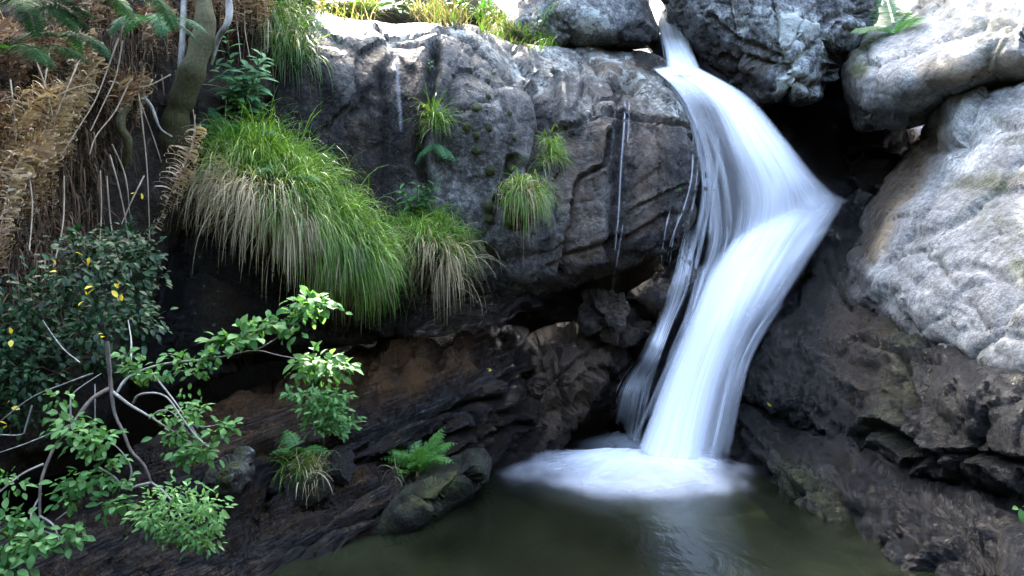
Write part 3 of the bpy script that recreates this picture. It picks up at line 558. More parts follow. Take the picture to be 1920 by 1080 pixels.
def thread(pts, wpx, a=.8, layers=2, parent=None, name='water_strand'):
    pts = np.array(pts, float)
    l = pts.copy(); r = pts.copy(); l[:, 0] -= wpx; r[:, 0] += wpx
    return sheet(name, [l, pts, r], M_thread, parent or wf, lambda u, v: a * ss(u, 0, .5) * ss(1 - u, 0, .5) * ss(v, 0, .1) * ss(1 - v, 0, .15), layers=layers, nu=9, nv=50, off=.008, gap=.014)
thread([(1236,140,0),(1282,190,0),(1308,260,0),(1322,340,0),(1312,420,0),(1292,490,0),(1282,540,0)], 7, .7)
thread([(1262,150,0),(1296,210,0),(1310,290,0),(1300,380,0),(1282,460,0),(1272,520,0)], 3.5, .5)
thread([(1300,250,0),(1297,330,0),(1282,390,0),(1262,440,0),(1250,490,0)], 2.2, .45)
thread([(1345,250,0),(1345,310,0),(1336,380,0),(1330,450,0)], 5, .6)
thread([(1325,280,0),(1330,370,0),(1318,440,0),(1300,520,0)], 6, .6)
thread([(1258,390,0),(1250,420,0),(1242,470,0),(1240,510,0)], 1.8, .35)
thread([(1274,400,0),(1262,450,0),(1255,500,0)], 1.8, .35)
tr = empty('trickle', hit(1150, 540)[0], 'thin white trickle running down the brown cliff face left of the waterfall', 'trickle')
thread([(1172,185,0),(1170,240,0),(1164,320,0),(1160,400,0),(1154,460,0),(1148,560,0)], 2.4, .34, parent=tr, name='water_strand')
thread([(1180,190,0),(1179,230,0),(1176,270,0)], 1.6, .22, parent=tr, name='water_strand')
thread([(1168,420,0),(1160,470,0),(1152,520,0)], 1.6, .28, parent=tr, name='water_strand')
tr = empty('trickle', hit(745, 240)[0], 'faint damp trickle on the dark wet part of the cliff face', 'trickle')
thread([(744,95,0),(746,150,0),(750,210,0),(752,250,0)], 5, .14, parent=tr, name='water_strand')
def strands(name, src, n, urange, wid, a, parent, toward=.05):
    """single long threads of water following the flow lines of a sheet, some straying past its edges"""
    gl = GL[src]; ng, nv = gl.shape[:2]; mbV, mbF, dn, uu, vv = [], [], [], [], []; base = 0
    ext = np.concatenate([[2 * gl[0] - gl[1]], gl, [2 * gl[-1] - gl[-2]]])
    for k in range(n):
        u0 = rng.uniform(*urange); v0 = rng.uniform(-.3, .75); v1 = min(1, v0 + rng.uniform(.25, .8)); v0 = max(0, v0); m = 26
        t = np.linspace(v0, v1, m) * (nv - 1); uc = np.clip((u0 + .012 * np.sin(np.linspace(0, 5, m) + k)) * (ng - 1) + 1, 0, ng + .999)
        i0 = np.floor(uc).astype(int); fu = (uc - i0)[:, None]; j0 = np.clip(np.floor(t).astype(int), 0, nv - 2); fv = (t - j0)[:, None]
        s = lambda i, j: ext[i, j]
        p = (s(i0, j0) * (1 - fu) + s(i0 + 1, j0) * fu) * (1 - fv) + (s(i0, j0 + 1) * (1 - fu) + s(i0 + 1, j0 + 1) * fu) * fv
        tc = np.array([0, 0, CAMZ]) - p; tc /= np.linalg.norm(tc, axis=1)[:, None]
        tg = np.gradient(p, axis=0); tg /= np.linalg.norm(tg, axis=1)[:, None] + 1e-9
        sd = np.cross(tg, tc); w_ = rng.uniform(*wid); p = p + tc * rng.uniform(.0, toward) + sd * .012 * rng.normal()
        prof = np.sin(np.pi * np.linspace(0.02, .98, m)) ** .7
        rows = [p - sd * w_, p + tc * w_ * .3, p + sd * w_]
        mbV.append(np.stack(rows, 1).reshape(-1, 3)); al = a * rng.uniform(.3, 1)
        dn.append(np.stack([0 * prof, al * prof, 0 * prof], 1).ravel()); uu.append(np.tile([0, .5, 1.], m) + k); vv.append(np.repeat(np.linspace(v0, v1, m), 3))
        mbF += [[base+3*q+z, base+3*q+z+1, base+3*q+z+4, base+3*q+z+3] for q in range(m-1) for z in (0, 1)]; base += 3 * m
    return mesh_obj(name, np.vstack(mbV), mbF, M_thread, parent, {'dens': np.concatenate(dn), 'u': np.concatenate(uu), 'v': np.concatenate(vv), 'lay': np.zeros(base)})
strands('fine_strands', 'main_fall', 120, (-.03, .85), (.006, .03), .4, wf, .1)
strands('fine_strands', 'lower_cascade', 140, (-.05, .97), (.006, .03), .45, wf, .13)
strands('fine_strands', 'upper_chute', 24, (-.05, 1.05), (.006, .02), .5, wf)
strands('fine_strands', 'side_stream', 18, (-.1, 1.1), (.003, .009), .4, wf)
def foam(R0, zt):
    gs = []
    c = np.array([1.0, 5.98])
    for a_ in np.linspace(math.radians(140), math.radians(395), 25):
        dr = np.array([math.cos(a_), math.sin(a_)])
        L = (.48 + .36 * max(0, math.cos(a_ - math.radians(200))) ** 1.5 * 1. + .95 * max(0, -math.sin(a_)) ** 2 - .22 * max(0, math.cos(a_)) + .05 * math.sin(a_ * 9) + .06 * rng.normal()) * R0
        s0 = c + np.array([.3, .02]) * dr
        gs.append([(*(s0 + dr * L * t), zt * (1 - t) ** 2.2 + .02) for t in (0, .2, .4, .6, .8, 1)])
    return gs
def fdens(k):
    def f(u, v):
        n = fbm(np.c_[u * 7 + k, v * 1.5, u * 0 + k], 4, .6) * 1.2
        return k * np.clip((1 - v) ** 2.5 * 1.9 + n * v * (1 - v) * 2.2 - .04, 0, 1) * ss(1 - v, 0, .35) * ss(u, 0, .12) * ss(1 - u, 0, .12)
    return f
fo = sheet('foam', foam(1., .05), M_foam, None, fdens(1.), nu=150, nv=50, layers=3, off=.02, world=True)
tag(fo, 'white foam spreading over the pool at the foot of the falls', 'foam', kind='stuff')
g2 = [[(1.15,7.35,.05),(.95,7.2,.03),(.8,7.0,.02),(.62,6.85,.02)],[(1.2,7.1,.05),(1.0,6.95,.03),(.8,6.75,.02),(.5,6.6,.02)],[(1.2,6.9,.05),(1.05,6.7,.03),(.85,6.5,.02),(.55,6.3,.02)],[(1.2,6.7,.05),(1.15,6.45,.03),(1.0,6.3,.02),(.8,6.1,.02)]]
fo = sheet('foam', g2, M_foam, None, lambda u, v: .8 * ss(1 - v, 0, .8) * ss(u, 0, .25) * ss(1 - u, 0, .2), nu=50, nv=30, layers=2, off=.012, world=True)
tag(fo, 'faint foam swirling where the thin side stream meets the pool', 'foam', kind='stuff')
# ================================================================== VEGETATION HELPERS
def leaf_mat(name, cols, trans=.35, rough=.45, spec=.4):
    g = G(name)
    c = g.ramp(g.attr('tint'), [(i / (len(cols) - 1), q) for i, q in enumerate(cols)])
    c = g.mix(1, c, g.ramp(g.noise(25, 5, .6), [(.3, .7), (.7, 1.25)]), 'MULTIPLY')
    p = g.bsdf(Base_Color=c, Roughness=rough, Specular_IOR_Level=spec)
    t = g.n('ShaderNodeBsdfTranslucent'); g.set(t.inputs[0], g.mix(1, c, (1.3, 1.35, .7), 'MULTIPLY'))
    m = g.n('ShaderNodeMixShader'); m.inputs[0].default_value = trans
    g.t.links.new(p, m.inputs[1]); g.t.links.new(t.outputs[0], m.inputs[2])
    return g.out(m.outputs[0])
M_grass = leaf_mat('fresh_grass', [(.03,.08,.01), (.11,.22,.025), (.22,.36,.05)])
M_straw = leaf_mat('dry_straw', [(.15,.115,.055), (.36,.29,.16), (.54,.46,.28)], .25, .7)
M_bright = leaf_mat('bright_leaf', [(.025,.09,.02), (.06,.19,.035), (.12,.28,.06)])
M_sap = leaf_mat('sapling_leaf', [(.02,.075,.018), (.06,.17,.042), (.15,.29,.10)], .4, .65, .2)
M_fern = leaf_mat('dark_fern_green', [(.008,.035,.006), (.022,.075,.012), (.05,.13,.025)], .35, .7, .15)
M_blueg = leaf_mat('cool_green_leaf', [(.018,.07,.025), (.05,.16,.06), (.12,.28,.12)], .35, .65, .2)
M_darkl = leaf_mat('dark_glossy_leaf', [(.005,.02,.006), (.013,.045,.013), (.032,.09,.028)], .2, .5, .25)
M_yellow = leaf_mat('yellow_leaf', [(.35,.28,.01), (.55,.42,.02), (.6,.5,.06)])
M_dead = leaf_mat('dead_bracken', [(.08,.036,.018), (.23,.13,.07), (.58,.44,.29)], .2, .8)
M_litter = leaf_mat('bracken_litter', [(.025,.014,.008), (.08,.048,.026), (.2,.13,.075)], .15, .85)
def bark_mat(name, a, b, moss=0.):
    g = G(name); n = g.noise(1, 8, .7, vec=g.map((40, 40, 9)))
    c = g.ramp(n, [(.35, a), (.65, b)])
    if moss:
        c = g.mix(g.math('MULTIPLY', g.mr(g.noise(7, 8, .7), .5 - .2 * moss, .6 - .2 * moss), .95), c, g.ramp(g.noise(60, 5, .7), [(.3, (.012,.014,.003)), (.7, (.075,.07,.012))]))
    bp = g.n('ShaderNodeBump'); bp.inputs['Distance'].default_value = .012; g.set(bp.inputs['Height'], n)
    return g.out(g.bsdf(Base_Color=c, Roughness=.85, Normal=bp.outputs[0]))
M_mossbark = bark_mat('mossy_bark', (.02,.015,.01), (.07,.055,.04), 1.)
M_palebark = bark_mat('pale_bark', (.12,.11,.09), (.34,.33,.29))
M_twig = bark_mat('brown_twig', (.045,.035,.03), (.17,.14,.11))
M_stalk = bark_mat('dry_stalk', (.20,.15,.09), (.45,.38,.27))
M_stem = leaf_mat('green_stem', [(.03,.07,.015), (.05,.11,.02)], .0)
g = G('moss_cushion'); M_moss = g.out(g.bsdf(Base_Color=g.ramp(g.noise(40, 6, .7), [(.3, (.008,.013,.003)), (.7, (.05,.06,.012))]), Roughness=.95))

def nrm(a): return a / (np.linalg.norm(a, axis=-1, keepdims=True) + 1e-12)
class MB:
    def __init__(s): s.V, s.Fc, s.T, s.n = [], [], [], 0
    def add(s, V, F, t):
        s.V.append(V); s.Fc.append(F + s.n); s.T.append(t); s.n += len(V)
    def blades(s, root, d, L, W, droop, seg=6, tint=None, side=None):
        N = len(root); p = root.copy(); d = nrm(d)
        side = nrm(np.cross(d, rng.normal(size=(N, 3)) + np.array([0, -1.5, 0]))) if side is None else side
        rows = []
        for k in range(seg + 1):
            ww = W * (1 - (k / seg) ** 1.6) * .5 + .0004
            rows += [p - side * ww[:, None], p + side * ww[:, None]]
            d = nrm(d + np.array([0, 0, -1.]) * (droop / seg)[:, None] * (.4 + 1.2 * k / seg))
            p = p + d * (L / seg)[:, None]
        V = np.stack(rows, 1); m = 2 * (seg + 1)
        f = np.array([[2*k, 2*k+1, 2*k+3, 2*k+2] for k in range(seg)])
        F_ = (np.arange(N)[:, None, None] * m + f[None]).reshape(-1, 4)
        t = (np.full(N, .5) if tint is None else tint)
        s.add(V.reshape(-1, 3), F_, np.repeat(t, m))
    def leaves(s, base, ax, up, L, W, tint, curl=.25, fold=.25, shape=(.06, .75, 1., .72, .05)):
        N = len(base); ax = nrm(ax); side = nrm(np.cross(ax, up)); up = nrm(np.cross(side, ax))
        ts = np.linspace(0, 1, len(shape)); rows = []
        for t, wd in zip(ts, shape):
            c = base + ax * (L * t)[:, None] - up * (L * curl * t * t)[:, None]
            h = side * (W * wd * .5)[:, None]; z = up * (W * fold * wd * .5)[:, None]
            rows += [c - h + z, c, c + h + z]
        m = len(rows); V = np.stack(rows, 1).reshape(-1, 3)
        f = np.array([[3*k+j, 3*k+j+1, 3*k+j+4, 3*k+j+3] for k in range(len(shape)-1) for j in (0, 1)])
        F_ = (np.arange(N)[:, None, None] * m + f[None]).reshape(-1, 4)
        s.add(V, F_, np.repeat(tint, m))
    def tube(s, pts, r0, r1, n=6, tint=.5, wob=0.):
        pts = np.asarray(pts, float); m = len(pts); tg = nrm(np.gradient(pts, axis=0))
        ref = np.array([.3, 1, .2]); a = nrm(np.cross(tg, ref)); b = np.cross(tg, a)
        r = np.linspace(r0, r1, m)[:, None, None]
        if wob: r = r * (1 + wob * fbm(pts * 9, 3))[:, None, None]
        th = np.linspace(0, 2*np.pi, n, endpoint=False)
        V = pts[:, None] + r * (np.cos(th)[None, :, None] * a[:, None] + np.sin(th)[None, :, None] * b[:, None])
        F_ = np.array([[i*n+j, i*n+(j+1) % n, (i+1)*n+(j+1) % n, (i+1)*n+j] for i in range(m-1) for j in range(n)])
        s.add(V.reshape(-1, 3), F_, np.full(m * n, tint))
    def build(s, name, mat, parent=None):
        return mesh_obj(name, np.vstack(s.V), np.vstack(s.Fc), mat, parent, {'tint': np.clip(np.concatenate(s.T), 0, 1)})
U = lambda a, b, n=None: rng.uniform(a, b, n)
def rdir(n): return nrm(rng.normal(size=(n, 3)))
def curve3(px, off=.03, n=20, d=None):
    """a polyline of pixels (with optional depth) as a smooth 3-D path lying off the surface behind it"""
    q = catmull(np.array([(p[0], p[1]) for p in px], float), n)
    if len(px[0]) > 2: dd = catmull(np.array([(p[2], 0) for p in px], float), n)[:, 0]
    else: dd = np.array([hitd(*p) for p in q]) - off
    for _ in range(4): dd[1:-1] = (dd[:-2] + 2*dd[1:-1] + dd[2:]) / 4
    return P(q[:, 0], q[:, 1], dd)

def spots(region, n):
    """n surface points (and normals) of the scene inside a pixel polygon, a polyline with radius, or an ellipse"""
    pts, nr = [], []
    while len(pts) < n:
        if len(region) == 2: 
            poly, rad = region; k = random.randrange(len(poly) - 1) if len(poly) > 1 else 0; t = random.random()
            a = poly[k]; b = poly[min(k + 1, len(poly) - 1)]
            x = a[0] + (b[0]-a[0])*t + random.gauss(0, rad * .5); y = a[1] + (b[1]-a[1])*t + random.gauss(0, rad * .5)
        h = hit(x, y); pts.append(h[0]); nr.append(h[1])
    return np.array(pts), np.array(nr)
def clumped(p, d, L, t, K, s=.32):
    ctr = p[rng.integers(0, len(p), K)]; idx = np.argmin(((p[:, None] - ctr[None]) ** 2).sum(-1), 1)
    return d + rng.normal(size=(K, 3))[idx] * s, L * U(.55, 1.15, K)[idx], np.clip(t * .7 + U(-.1, .4, K)[idx], 0, 1)
def tuft(label, poly, rad, ng, nd, L, droop=(2., 4.), up=.5, bias=(0, 0, 0), group=None, W=.006, gm=None, dry_poly=None, name='grass_tuft', tint=(0, 1), dryL=None, parent_loc=None, cat='grass'):
    loc = hit(*poly[len(poly) // 2])[0] if parent_loc is None else parent_loc
    e = empty(name, loc, label, cat, group)
    for (nm, n, mat, pl, LL) in (('green_blades', ng, gm or M_grass, poly, L), ('dry_blades', nd, M_straw, dry_poly or poly, dryL or L)):
        if not n: continue
        p, nr = spots((pl, rad), n)
        d = nrm(nr) * .6 + rng.normal(size=(n, 3)) * .35 + np.array([0, 0, up]) + np.array(bias)
        d, ll, tt = clumped(p, d, U(LL[0], LL[1], n) * U(.6, 1., n), U(tint[0], tint[1], n), max(3, n // 45))
        mb = MB(); mb.blades(p - nr * .01, d, ll, U(.6, 1.2, n) * W, U(droop[0], droop[1], n) * U(.5, 1.2, n), 6, tt)
        mb.build(nm, mat, e)
    return e
def frond_into(mb, path, width, step=.02, tint=.5, pin=.3, nrmv=None):
    """a green fern frond: rachis with pairs of pinnae, each pinna two rows of small pinnules"""
    path = np.asarray(path); m = len(path); mb.tube(path, .0022, .0008, 4, .3)
    s = np.concatenate([[0], np.cumsum(np.linalg.norm(np.diff(path, axis=0), axis=1))]); Ltot = s[-1]
    n = max(6, int(Ltot / step)); ts = np.linspace(.10, .99, n)
    C = np.stack([np.interp(ts * Ltot, s, path[:, k]) for k in range(3)], -1)
    tg = nrm(np.gradient(C, axis=0))
    upv = np.tile(np.array([0, -.45, 1.]) if nrmv is None else nrmv, (n, 1)); sd = nrm(np.cross(tg, upv)); un = nrm(np.cross(sd, tg))
    prof = np.sin(np.pi * np.clip(ts, 0, 1) ** .55) ** .8 * .95 + .05
    for sg in (-1, 1):
        ax = nrm(sd * sg + tg * .45 + un * -.12 + rng.normal(size=(n, 3)) * .06); PL = width * prof * U(.85, 1.1, n)
        np_ = max(4, int(width / (step * .42))); q = np.linspace(.08, .97, np_)
        for s2 in (-1, 1):
            base = (C[:, None] + ax[:, None] * (PL[:, None] * q[None])[..., None] - un[:, None] * (PL[:, None] * .25 * q[None] ** 2)[..., None]).reshape(-1, 3)
            axp = np.repeat(nrm(tg * s2 + ax * .55), np_, 0); l = np.minimum(np.repeat(PL, np_) * .34, step * .72) * np.tile(1 - q * .75, n) + .002
            mb.leaves(base, axp, np.repeat(un, np_, 0), l, l * .55, np.clip(tint + rng.normal(size=len(l)) * .14, 0, 1), .1, .1, (.5, 1., .3))
def arc(root, d, L, droop, n=14):
    d = nrm(np.array(d, float)); p = np.array(root, float); out = [p.copy()]
    for k in range(n):
        p = p + d * L / n; d = nrm(d + np.array([0, 0, -1.]) * droop / n); out.append(p.copy())
    return np.array(out)
def fern(label, px, py, n, L, mat=None, d=None, spread=1., up=.8, width=.26, droop=1.2, bias=(0, -.3, 0), group=None, tint=.5, step=.022, name='fern', cat='fern'):
    root, nr = hit(px, py) if d is None else (P(px, py, d), np.array([0, -1, .2]))
    e = empty(name, root, label, cat, group)
    for k in range(n):
        a = 2 * math.pi * k / n + U(-.3, .3); dr = np.array([math.cos(a) * spread, math.sin(a) * spread * .6, up * U(.5, 1.2)]) + np.array(bias)
        l = L * U(.7, 1.1); mb = MB(); frond_into(mb, arc(root, dr, l, droop * U(.7, 1.4)), l * width, step, tint + U(-.2, .2))
        mb.build('frond', mat or M_bright, e)
    return e
def plant(label, px, py, stems, L, leafL, mat, d=None, bias=(0, -.2, 0), per=14, name='leafy_plant', spread=.35, group=None, asp=.38, cat='plant', droop=.4, tint=(.2, 1.)):
    root, nr = hit(px, py) if d is None else (P(px, py, d), None)
    e = empty(name, root, label, cat, group); ms = MB(); ml = MB()
    for k in range(stems):
        dr = np.array([U(-1, 1) * spread, U(-.6, .3) * spread, 1.]) + np.array(bias); l = L * U(.6, 1.1)
        p = arc(root + rng.normal(size=3) * .015, dr, l, droop * U(.3, 1.6)); ms.tube(p, .003, .0012, 5, U(0, 1))
        n = per; t = np.linspace(.2, 1, n); idx = t * (len(p) - 1); b = np.stack([np.interp(idx, np.arange(len(p)), p[:, j]) for j in range(3)], -1)
        a = np.arange(n) * 2.4 + U(0, 6); tg = nrm(p[-1] - p[0]); s1 = nrm(np.cross(tg, [0, 1, .1])); s2 = np.cross(tg, s1)
        ax = np.cos(a)[:, None] * s1 + np.sin(a)[:, None] * s2 + tg * .55
        ll = leafL * (1.15 - .5 * t) * U(.75, 1.15, n)
        ml.leaves(b, ax, np.tile(tg + np.array([0, -.3, .3]), (n, 1)), ll, ll * asp, U(tint[0], tint[1], n), .35)
    ms.build('stem', M_stem, e); ml.build('foliage', mat, e); return e
def leaf_cluster(mb, c, r, n, L, asp=.5, tint=(.2, 1), flat=.6):
    off = rng.normal(size=(n, 3)) * np.array([1, .7, flat]) * r * .55
    ax = nrm(off + rdir(n) * r * .6 + np.array([0, -.2, -.15]) * r); ll = L * U(.7, 1.2, n)
    mb.leaves(c + off, ax, nrm(rdir(n) * .5 + np.array([0, -.5, 1.])), ll, ll * asp, U(tint[0], tint[1], n), .25)
def dead_frond_into(mb, path, r=.014, tint=.6, step=.017):
    path = np.asarray(path); mb.tube(path, .003, .0012, 4, tint)
    s = np.concatenate([[0], np.cumsum(np.linalg.norm(np.diff(path, axis=0), axis=1))]); n = max(5, int(s[-1] / step))
    ts = np.linspace(.12, 1, n); C = np.stack([np.interp(ts * s[-1], s, path[:, k]) for k in range(3)], -1); tg = nrm(np.gradient(C, axis=0))
    rr = r * (np.sin(np.pi * ts ** .7) * .8 + .25)
    for sg in (-1, 1):
        R_ = rr * U(.6, 1.45, n); sd = nrm(np.cross(tg, np.array([0, -1, .25]) + rng.normal(size=(n, 3)) * .5)) * sg
        dn = nrm(np.array([0, -.5, -.8]) + rng.normal(size=(n, 3)) * .35); rows = []; wd = nrm(np.cross(sd, dn)); seg = 6
        stretch = U(1., 2.4, n)
        for k in range(seg + 1):
            a = math.pi - k / seg * U(3.6, 5.2)
            c = C + sd * (R_ * stretch * (1 + math.cos(a)))[:, None] + dn * (R_ * (k / seg * .8 - math.sin(a)))[:, None] * .8
            h = (wd * .6 + tg * .5) * (R_ * .42 * (1 - .6 * k / seg))[:, None]
            rows += [c - h, c + h]
        V = np.stack(rows, 1); m = 2 * (seg + 1); f = np.array([[2*k, 2*k+1, 2*k+3, 2*k+2] for k in range(seg)])
        mb.add(V.reshape(-1, 3), (np.arange(n)[:, None, None] * m + f[None]).reshape(-1, 4), np.repeat(np.clip(tint + rng.normal(size=n) * .2, 0, 1), m))

# ================================================================== LEFT BANK
rock('earth_bank', [(-260,-340,5.0),(200,-360,5.6),(520,-330,6.0),(585,-60,6.0),(572,40,5.7),(540,110,5.4),(512,190,5.2),(470,280,5.0),(420,360,4.85),(380,430,4.75),(320,470,4.65),(290,540,4.5),(270,640,4.45),(230,760,4.3),(100,860,4.0),(-260,900,3.5)],
  [(100,0,4.7),(300,0,5.0),(480,40,5.3),(120,200,4.3),(300,150,4.75),(440,200,4.95),(60,400,3.95),(200,400,4.3),(300,380,4.65),(100,600,3.85),(330,270,4.8),(420,130,5.15),(380,60,5.3)],
  M_soil, 'dark steep earth bank on the left under the dead bracken', 'earth bank', T=.5, R=.2, res=9, amp=.1, freq=2., fine=.03)
def mound(outline, ctrl, **k):
    o = rock('mound', outline, ctrl, M_soil, T=.4, R=.16, res=7, amp=.04, freq=2.5, **k)
    return o
def adopt(o, e):
    o.parent = e; o.location = o.location - e.location
m1 = mound([(385,330,4.7),(415,270,4.8),(490,245,4.95),(560,290,4.95),(640,360,4.95),(705,420,5.0),(745,480,5.1),(742,540,5.1),(690,560,5.0),(600,520,4.85),(500,480,4.7),(410,440,4.65)], [(470,340,4.45),(560,400,4.5),(650,460,4.65),(710,510,4.85)])
m2 = mound([(735,420,5.25),(790,405,5.35),(850,430,5.4),(885,475,5.45),(870,530,5.4),(810,520,5.3),(750,490,5.2)], [(800,450,5.05),(850,480,5.15)])
m3 = mound([(935,350,5.5),(975,315,5.55),(1015,340,5.65),(1022,390,5.65),(985,420,5.5),(945,400,5.5)], [(980,365,5.35)])

e = tuft('very large grass clump with straw hanging over the dark rock in the left centre', [(415,300),(490,270),(565,330),(630,400),(690,475)], 42, 3400, 0, (.22, .5), (2.2, 4.6), .55, (.25, -.2, 0), tint=(.1, 1))
adopt(m1, e)
p, nr = spots(([(400,310),(450,360),(530,390),(560,420),(640,480),(700,520)], 40), 1900); n = len(p); mb = MB()
d, ll, tt = clumped(p, nr * .5 + rng.normal(size=(n, 3)) * .3 + np.array([0, -.2, .1]), U(.2, .6, n) * np.interp(p[:, 0], [-1.9, -.8], [1.0, .55]), U(0, 1, n), 40)
mb.blades(p, d, ll, U(.003, .006, n), U(2.5, 7, n), 7, tt); mb.build('dry_blades', M_straw, e)
p, nr = spots(([(520,360),(590,430),(640,470),(700,520)], 36), 2200); n = len(p); mb = MB()
d, ll, tt = clumped(p, nr * .5 + rng.normal(size=(n, 3)) * .3 + np.array([.25, -.2, .3]), U(.15, .42, n), U(0, .9, n), 60)
mb.blades(p, d, ll, U(.004, .007, n), U(2., 5.5, n), 7, tt); mb.build('green_blades', M_grass, e)
e = tuft('round bright grass clump with hanging straw, second from the left on the cliff', [(750,440),(800,425),(860,460)], 32, 1700, 380, (.16, .36), (2.4, 5), .5, (.05, -.2, 0), dry_poly=[(760,470),(820,480),(860,490)], dryL=(.25,.5))
adopt(m2, e)
e = tuft('narrow grass clump with straw in the crack in the middle of the cliff', [(955,370),(985,345),(1005,380)], 20, 620, 240, (.16, .4), (4, 8), .1, (0, -.1, 0), dryL=(.25,.5))
adopt(m3, e)
tuft('small grass tuft below the dark stain high on the cliff', [(795,215),(810,230),(800,240)], 14, 220, 50, (.18, .36), (1.6, 3.6), .5)
tuft('small upright grass tuft in the crack above the narrow clump', [(1030,260),(1040,285),(1022,310)], 14, 260, 30, (.16, .32), (2.5, 4.5), .4)
tuft('dark grass tuft hanging over the top left corner of the cliff', [(500,10),(530,40),(550,70),(530,100)], 34, 1000, 150, (.3, .6), (3, 6), .3, (.1, -.2, 0), tint=(0, .6), parent_loc=hit(530, 50)[0])
tuft('wiry grass tuft with dry stalks on the ledge below the leafy sapling', [(540,880),(575,870),(600,880)], 20, 160, 90, (.12, .32), (2, 5), .5, (0, -.3, 0), W=.006)
tuft('few grass blades beside the small bright fern', [(740,885),(790,880)], 14, 60, 30, (.1, .2), (2, 4), .5, (0, -.3, 0), W=.006)
# vegetation along the cliff top
for (lab, poly, rad, a, b, L, tn) in [
  ('dry grass tuft on the cliff top, leftmost, beside the dark hanging grass', [(590,10),(640,25),(700,30)], 12, 150, 420, (.25, .5), (0, .6)),
  ('straw coloured grass tuft on the cliff top below the middle leafy plant', [(780,30),(830,38),(870,40)], 12, 200, 380, (.22, .42), (0, .7)),
  ('bright green grass tuft on the cliff top at the foot of the mottled boulder', [(960,70),(1000,78),(1035,80)], 12, 520, 60, (.12, .25), (.5, 1)),
  ('tall green grass tuft on the cliff top left of the mottled boulder', [(905,50),(940,62),(960,66)], 12, 360, 160, (.25, .5), (.2, .9))]:
    tuft(lab, poly, rad, a, b, L, (1., 3.2), .9, (0, -.25, 0), tint=tn, W=.007)
for (lab, x, y, st, L, ll) in [('leafy plant on the cliff top nearest to the hanging grass', 610, 22, 6, .45, .07), ('dense leafy plant on the cliff top with dark gaps', 745, 36, 10, .5, .09), ('broad leaved plant in the middle of the cliff top', 860, 40, 9, .42, .13), ('leafy plant with pale stems on the cliff top beside the mottled boulder', 935, 55, 8, .5, .09), ('small leafy plant against the mottled boulder', 1010, 60, 5, .3, .06)]:
    plant(lab, x, y, st, L, ll, M_bright, per=12, spread=.7)
for (lab, x, y, n_, L) in [('fern on the cliff top with arching fronds left of the dense leafy plant', 690, 28, 8, .5), ('fern on the cliff top right of the broad leaved plant', 905, 40, 8, .42)]:
    fern(lab, x, y, n_, L, M_bright, up=.8)
fern('green fern in the gap between the two boulders at the top right', 1680, 70, 7, .6, M_bright, d=6.75, bias=(0, -.4, 0)); fern('small fern at the rim of the rounded sunlit boulder', 1715, 45, 5, .4, M_bright, d=7.1)
# plants on the cliff and the ledge
plant('tall broad leaved plant with upright stems above the large grass clump', 455, 235, 7, .50, .14, M_blueg, per=16, bias=(.1, -.35, 0), spread=.4)
fern('blue green fern between the broad leaved plant and the large grass clump', 440, 270, 9, .38, M_blueg, bias=(.1, -.5, 0)); fern('pale green fern lying on the large grass clump', 530, 335, 6, .26, M_blueg, bias=(.1, -.5, 0), tint=.7)
plant('leafy stems rising from the round grass clump', 785, 415, 4, .34, .095, M_bright, per=14, spread=.5)
fern('small pale fern under the small grass tuft on the cliff', 815, 270, 6, .2, M_blueg, bias=(0, -.4, -.5), up=.2, tint=.8)
plant('leafy sprig growing from the cliff beside the waterfall', 1282, 365, 3, .27, .06, M_bright, bias=(-.9, -.4, -.4), per=14, asp=.5, spread=.5)
plant('tiny leafy sprig on the dark wet part of the cliff', 628, 315, 4, .13, .04, M_bright, per=10, bias=(0, -.5, 0), spread=.6)
plant('tiny plant in the crack near the top of the cliff', 806, 140, 3, .1, .035, M_bright, per=9, spread=.6)
fern('small bright fern on the low mossy rock by the pool', 785, 885, 15, .3, M_bright, bias=(.05, -.35, .3), tint=.8, up=1.5, droop=1.3)
fern('drooping fern on the ledge beside the wiry grass', 560, 850, 8, .2, M_bright, bias=(0, -.4, .1), tint=.6)
plant('bushy small leaved plant on the ledge at the foot of the leafy sapling', 635, 815, 10, .2, .05, M_bright, per=14, spread=.9, asp=.55, bias=(.1,-.4,0))
def cushion(px, py, r, label, grp):
    c, nr = hit(px, py); r = r / F * c[1]; n1, n2 = 9, 14; V = []
    a = nrm(np.cross(nr, [.2, .3, 1])); b = np.cross(nr, a)
    for i in range(n1):
        t = i / (n1 - 1) * math.pi * .5
        for j in range(n2):
            p = 2 * math.pi * j / n2; V.append(c + (a * math.cos(p) + b * math.sin(p)) * r * math.cos(t) * 1.15 + nr * (r * .75 * math.sin(t) - r * .15))
    V = np.array(V); V += nr * (fbm(V * 40, 3) * r * .35)[:, None] + a * (fbm(V * 30 + 7, 3) * r * .4)[:, None]
    f = [[i*n2+j, i*n2+(j+1) % n2, (i+1)*n2+(j+1) % n2, (i+1)*n2+j] for i in range(n1-1) for j in range(n2)]
    tag(mesh_obj('moss_cushion', V, f, M_moss), label, 'moss', grp)
for (x, y, r) in [(893,201,9),(916,180,6),(916,240,7),(875,238,8),(893,255,7),(893,282,8),(956,213,5),(919,320,9),(958,316,9),(918,385,10),(915,412,9),(965,258,5)]:
    cushion(x, y, r, 'small dark round moss cushion stuck to the grey cliff face', 'moss cushions on the grey cliff face')

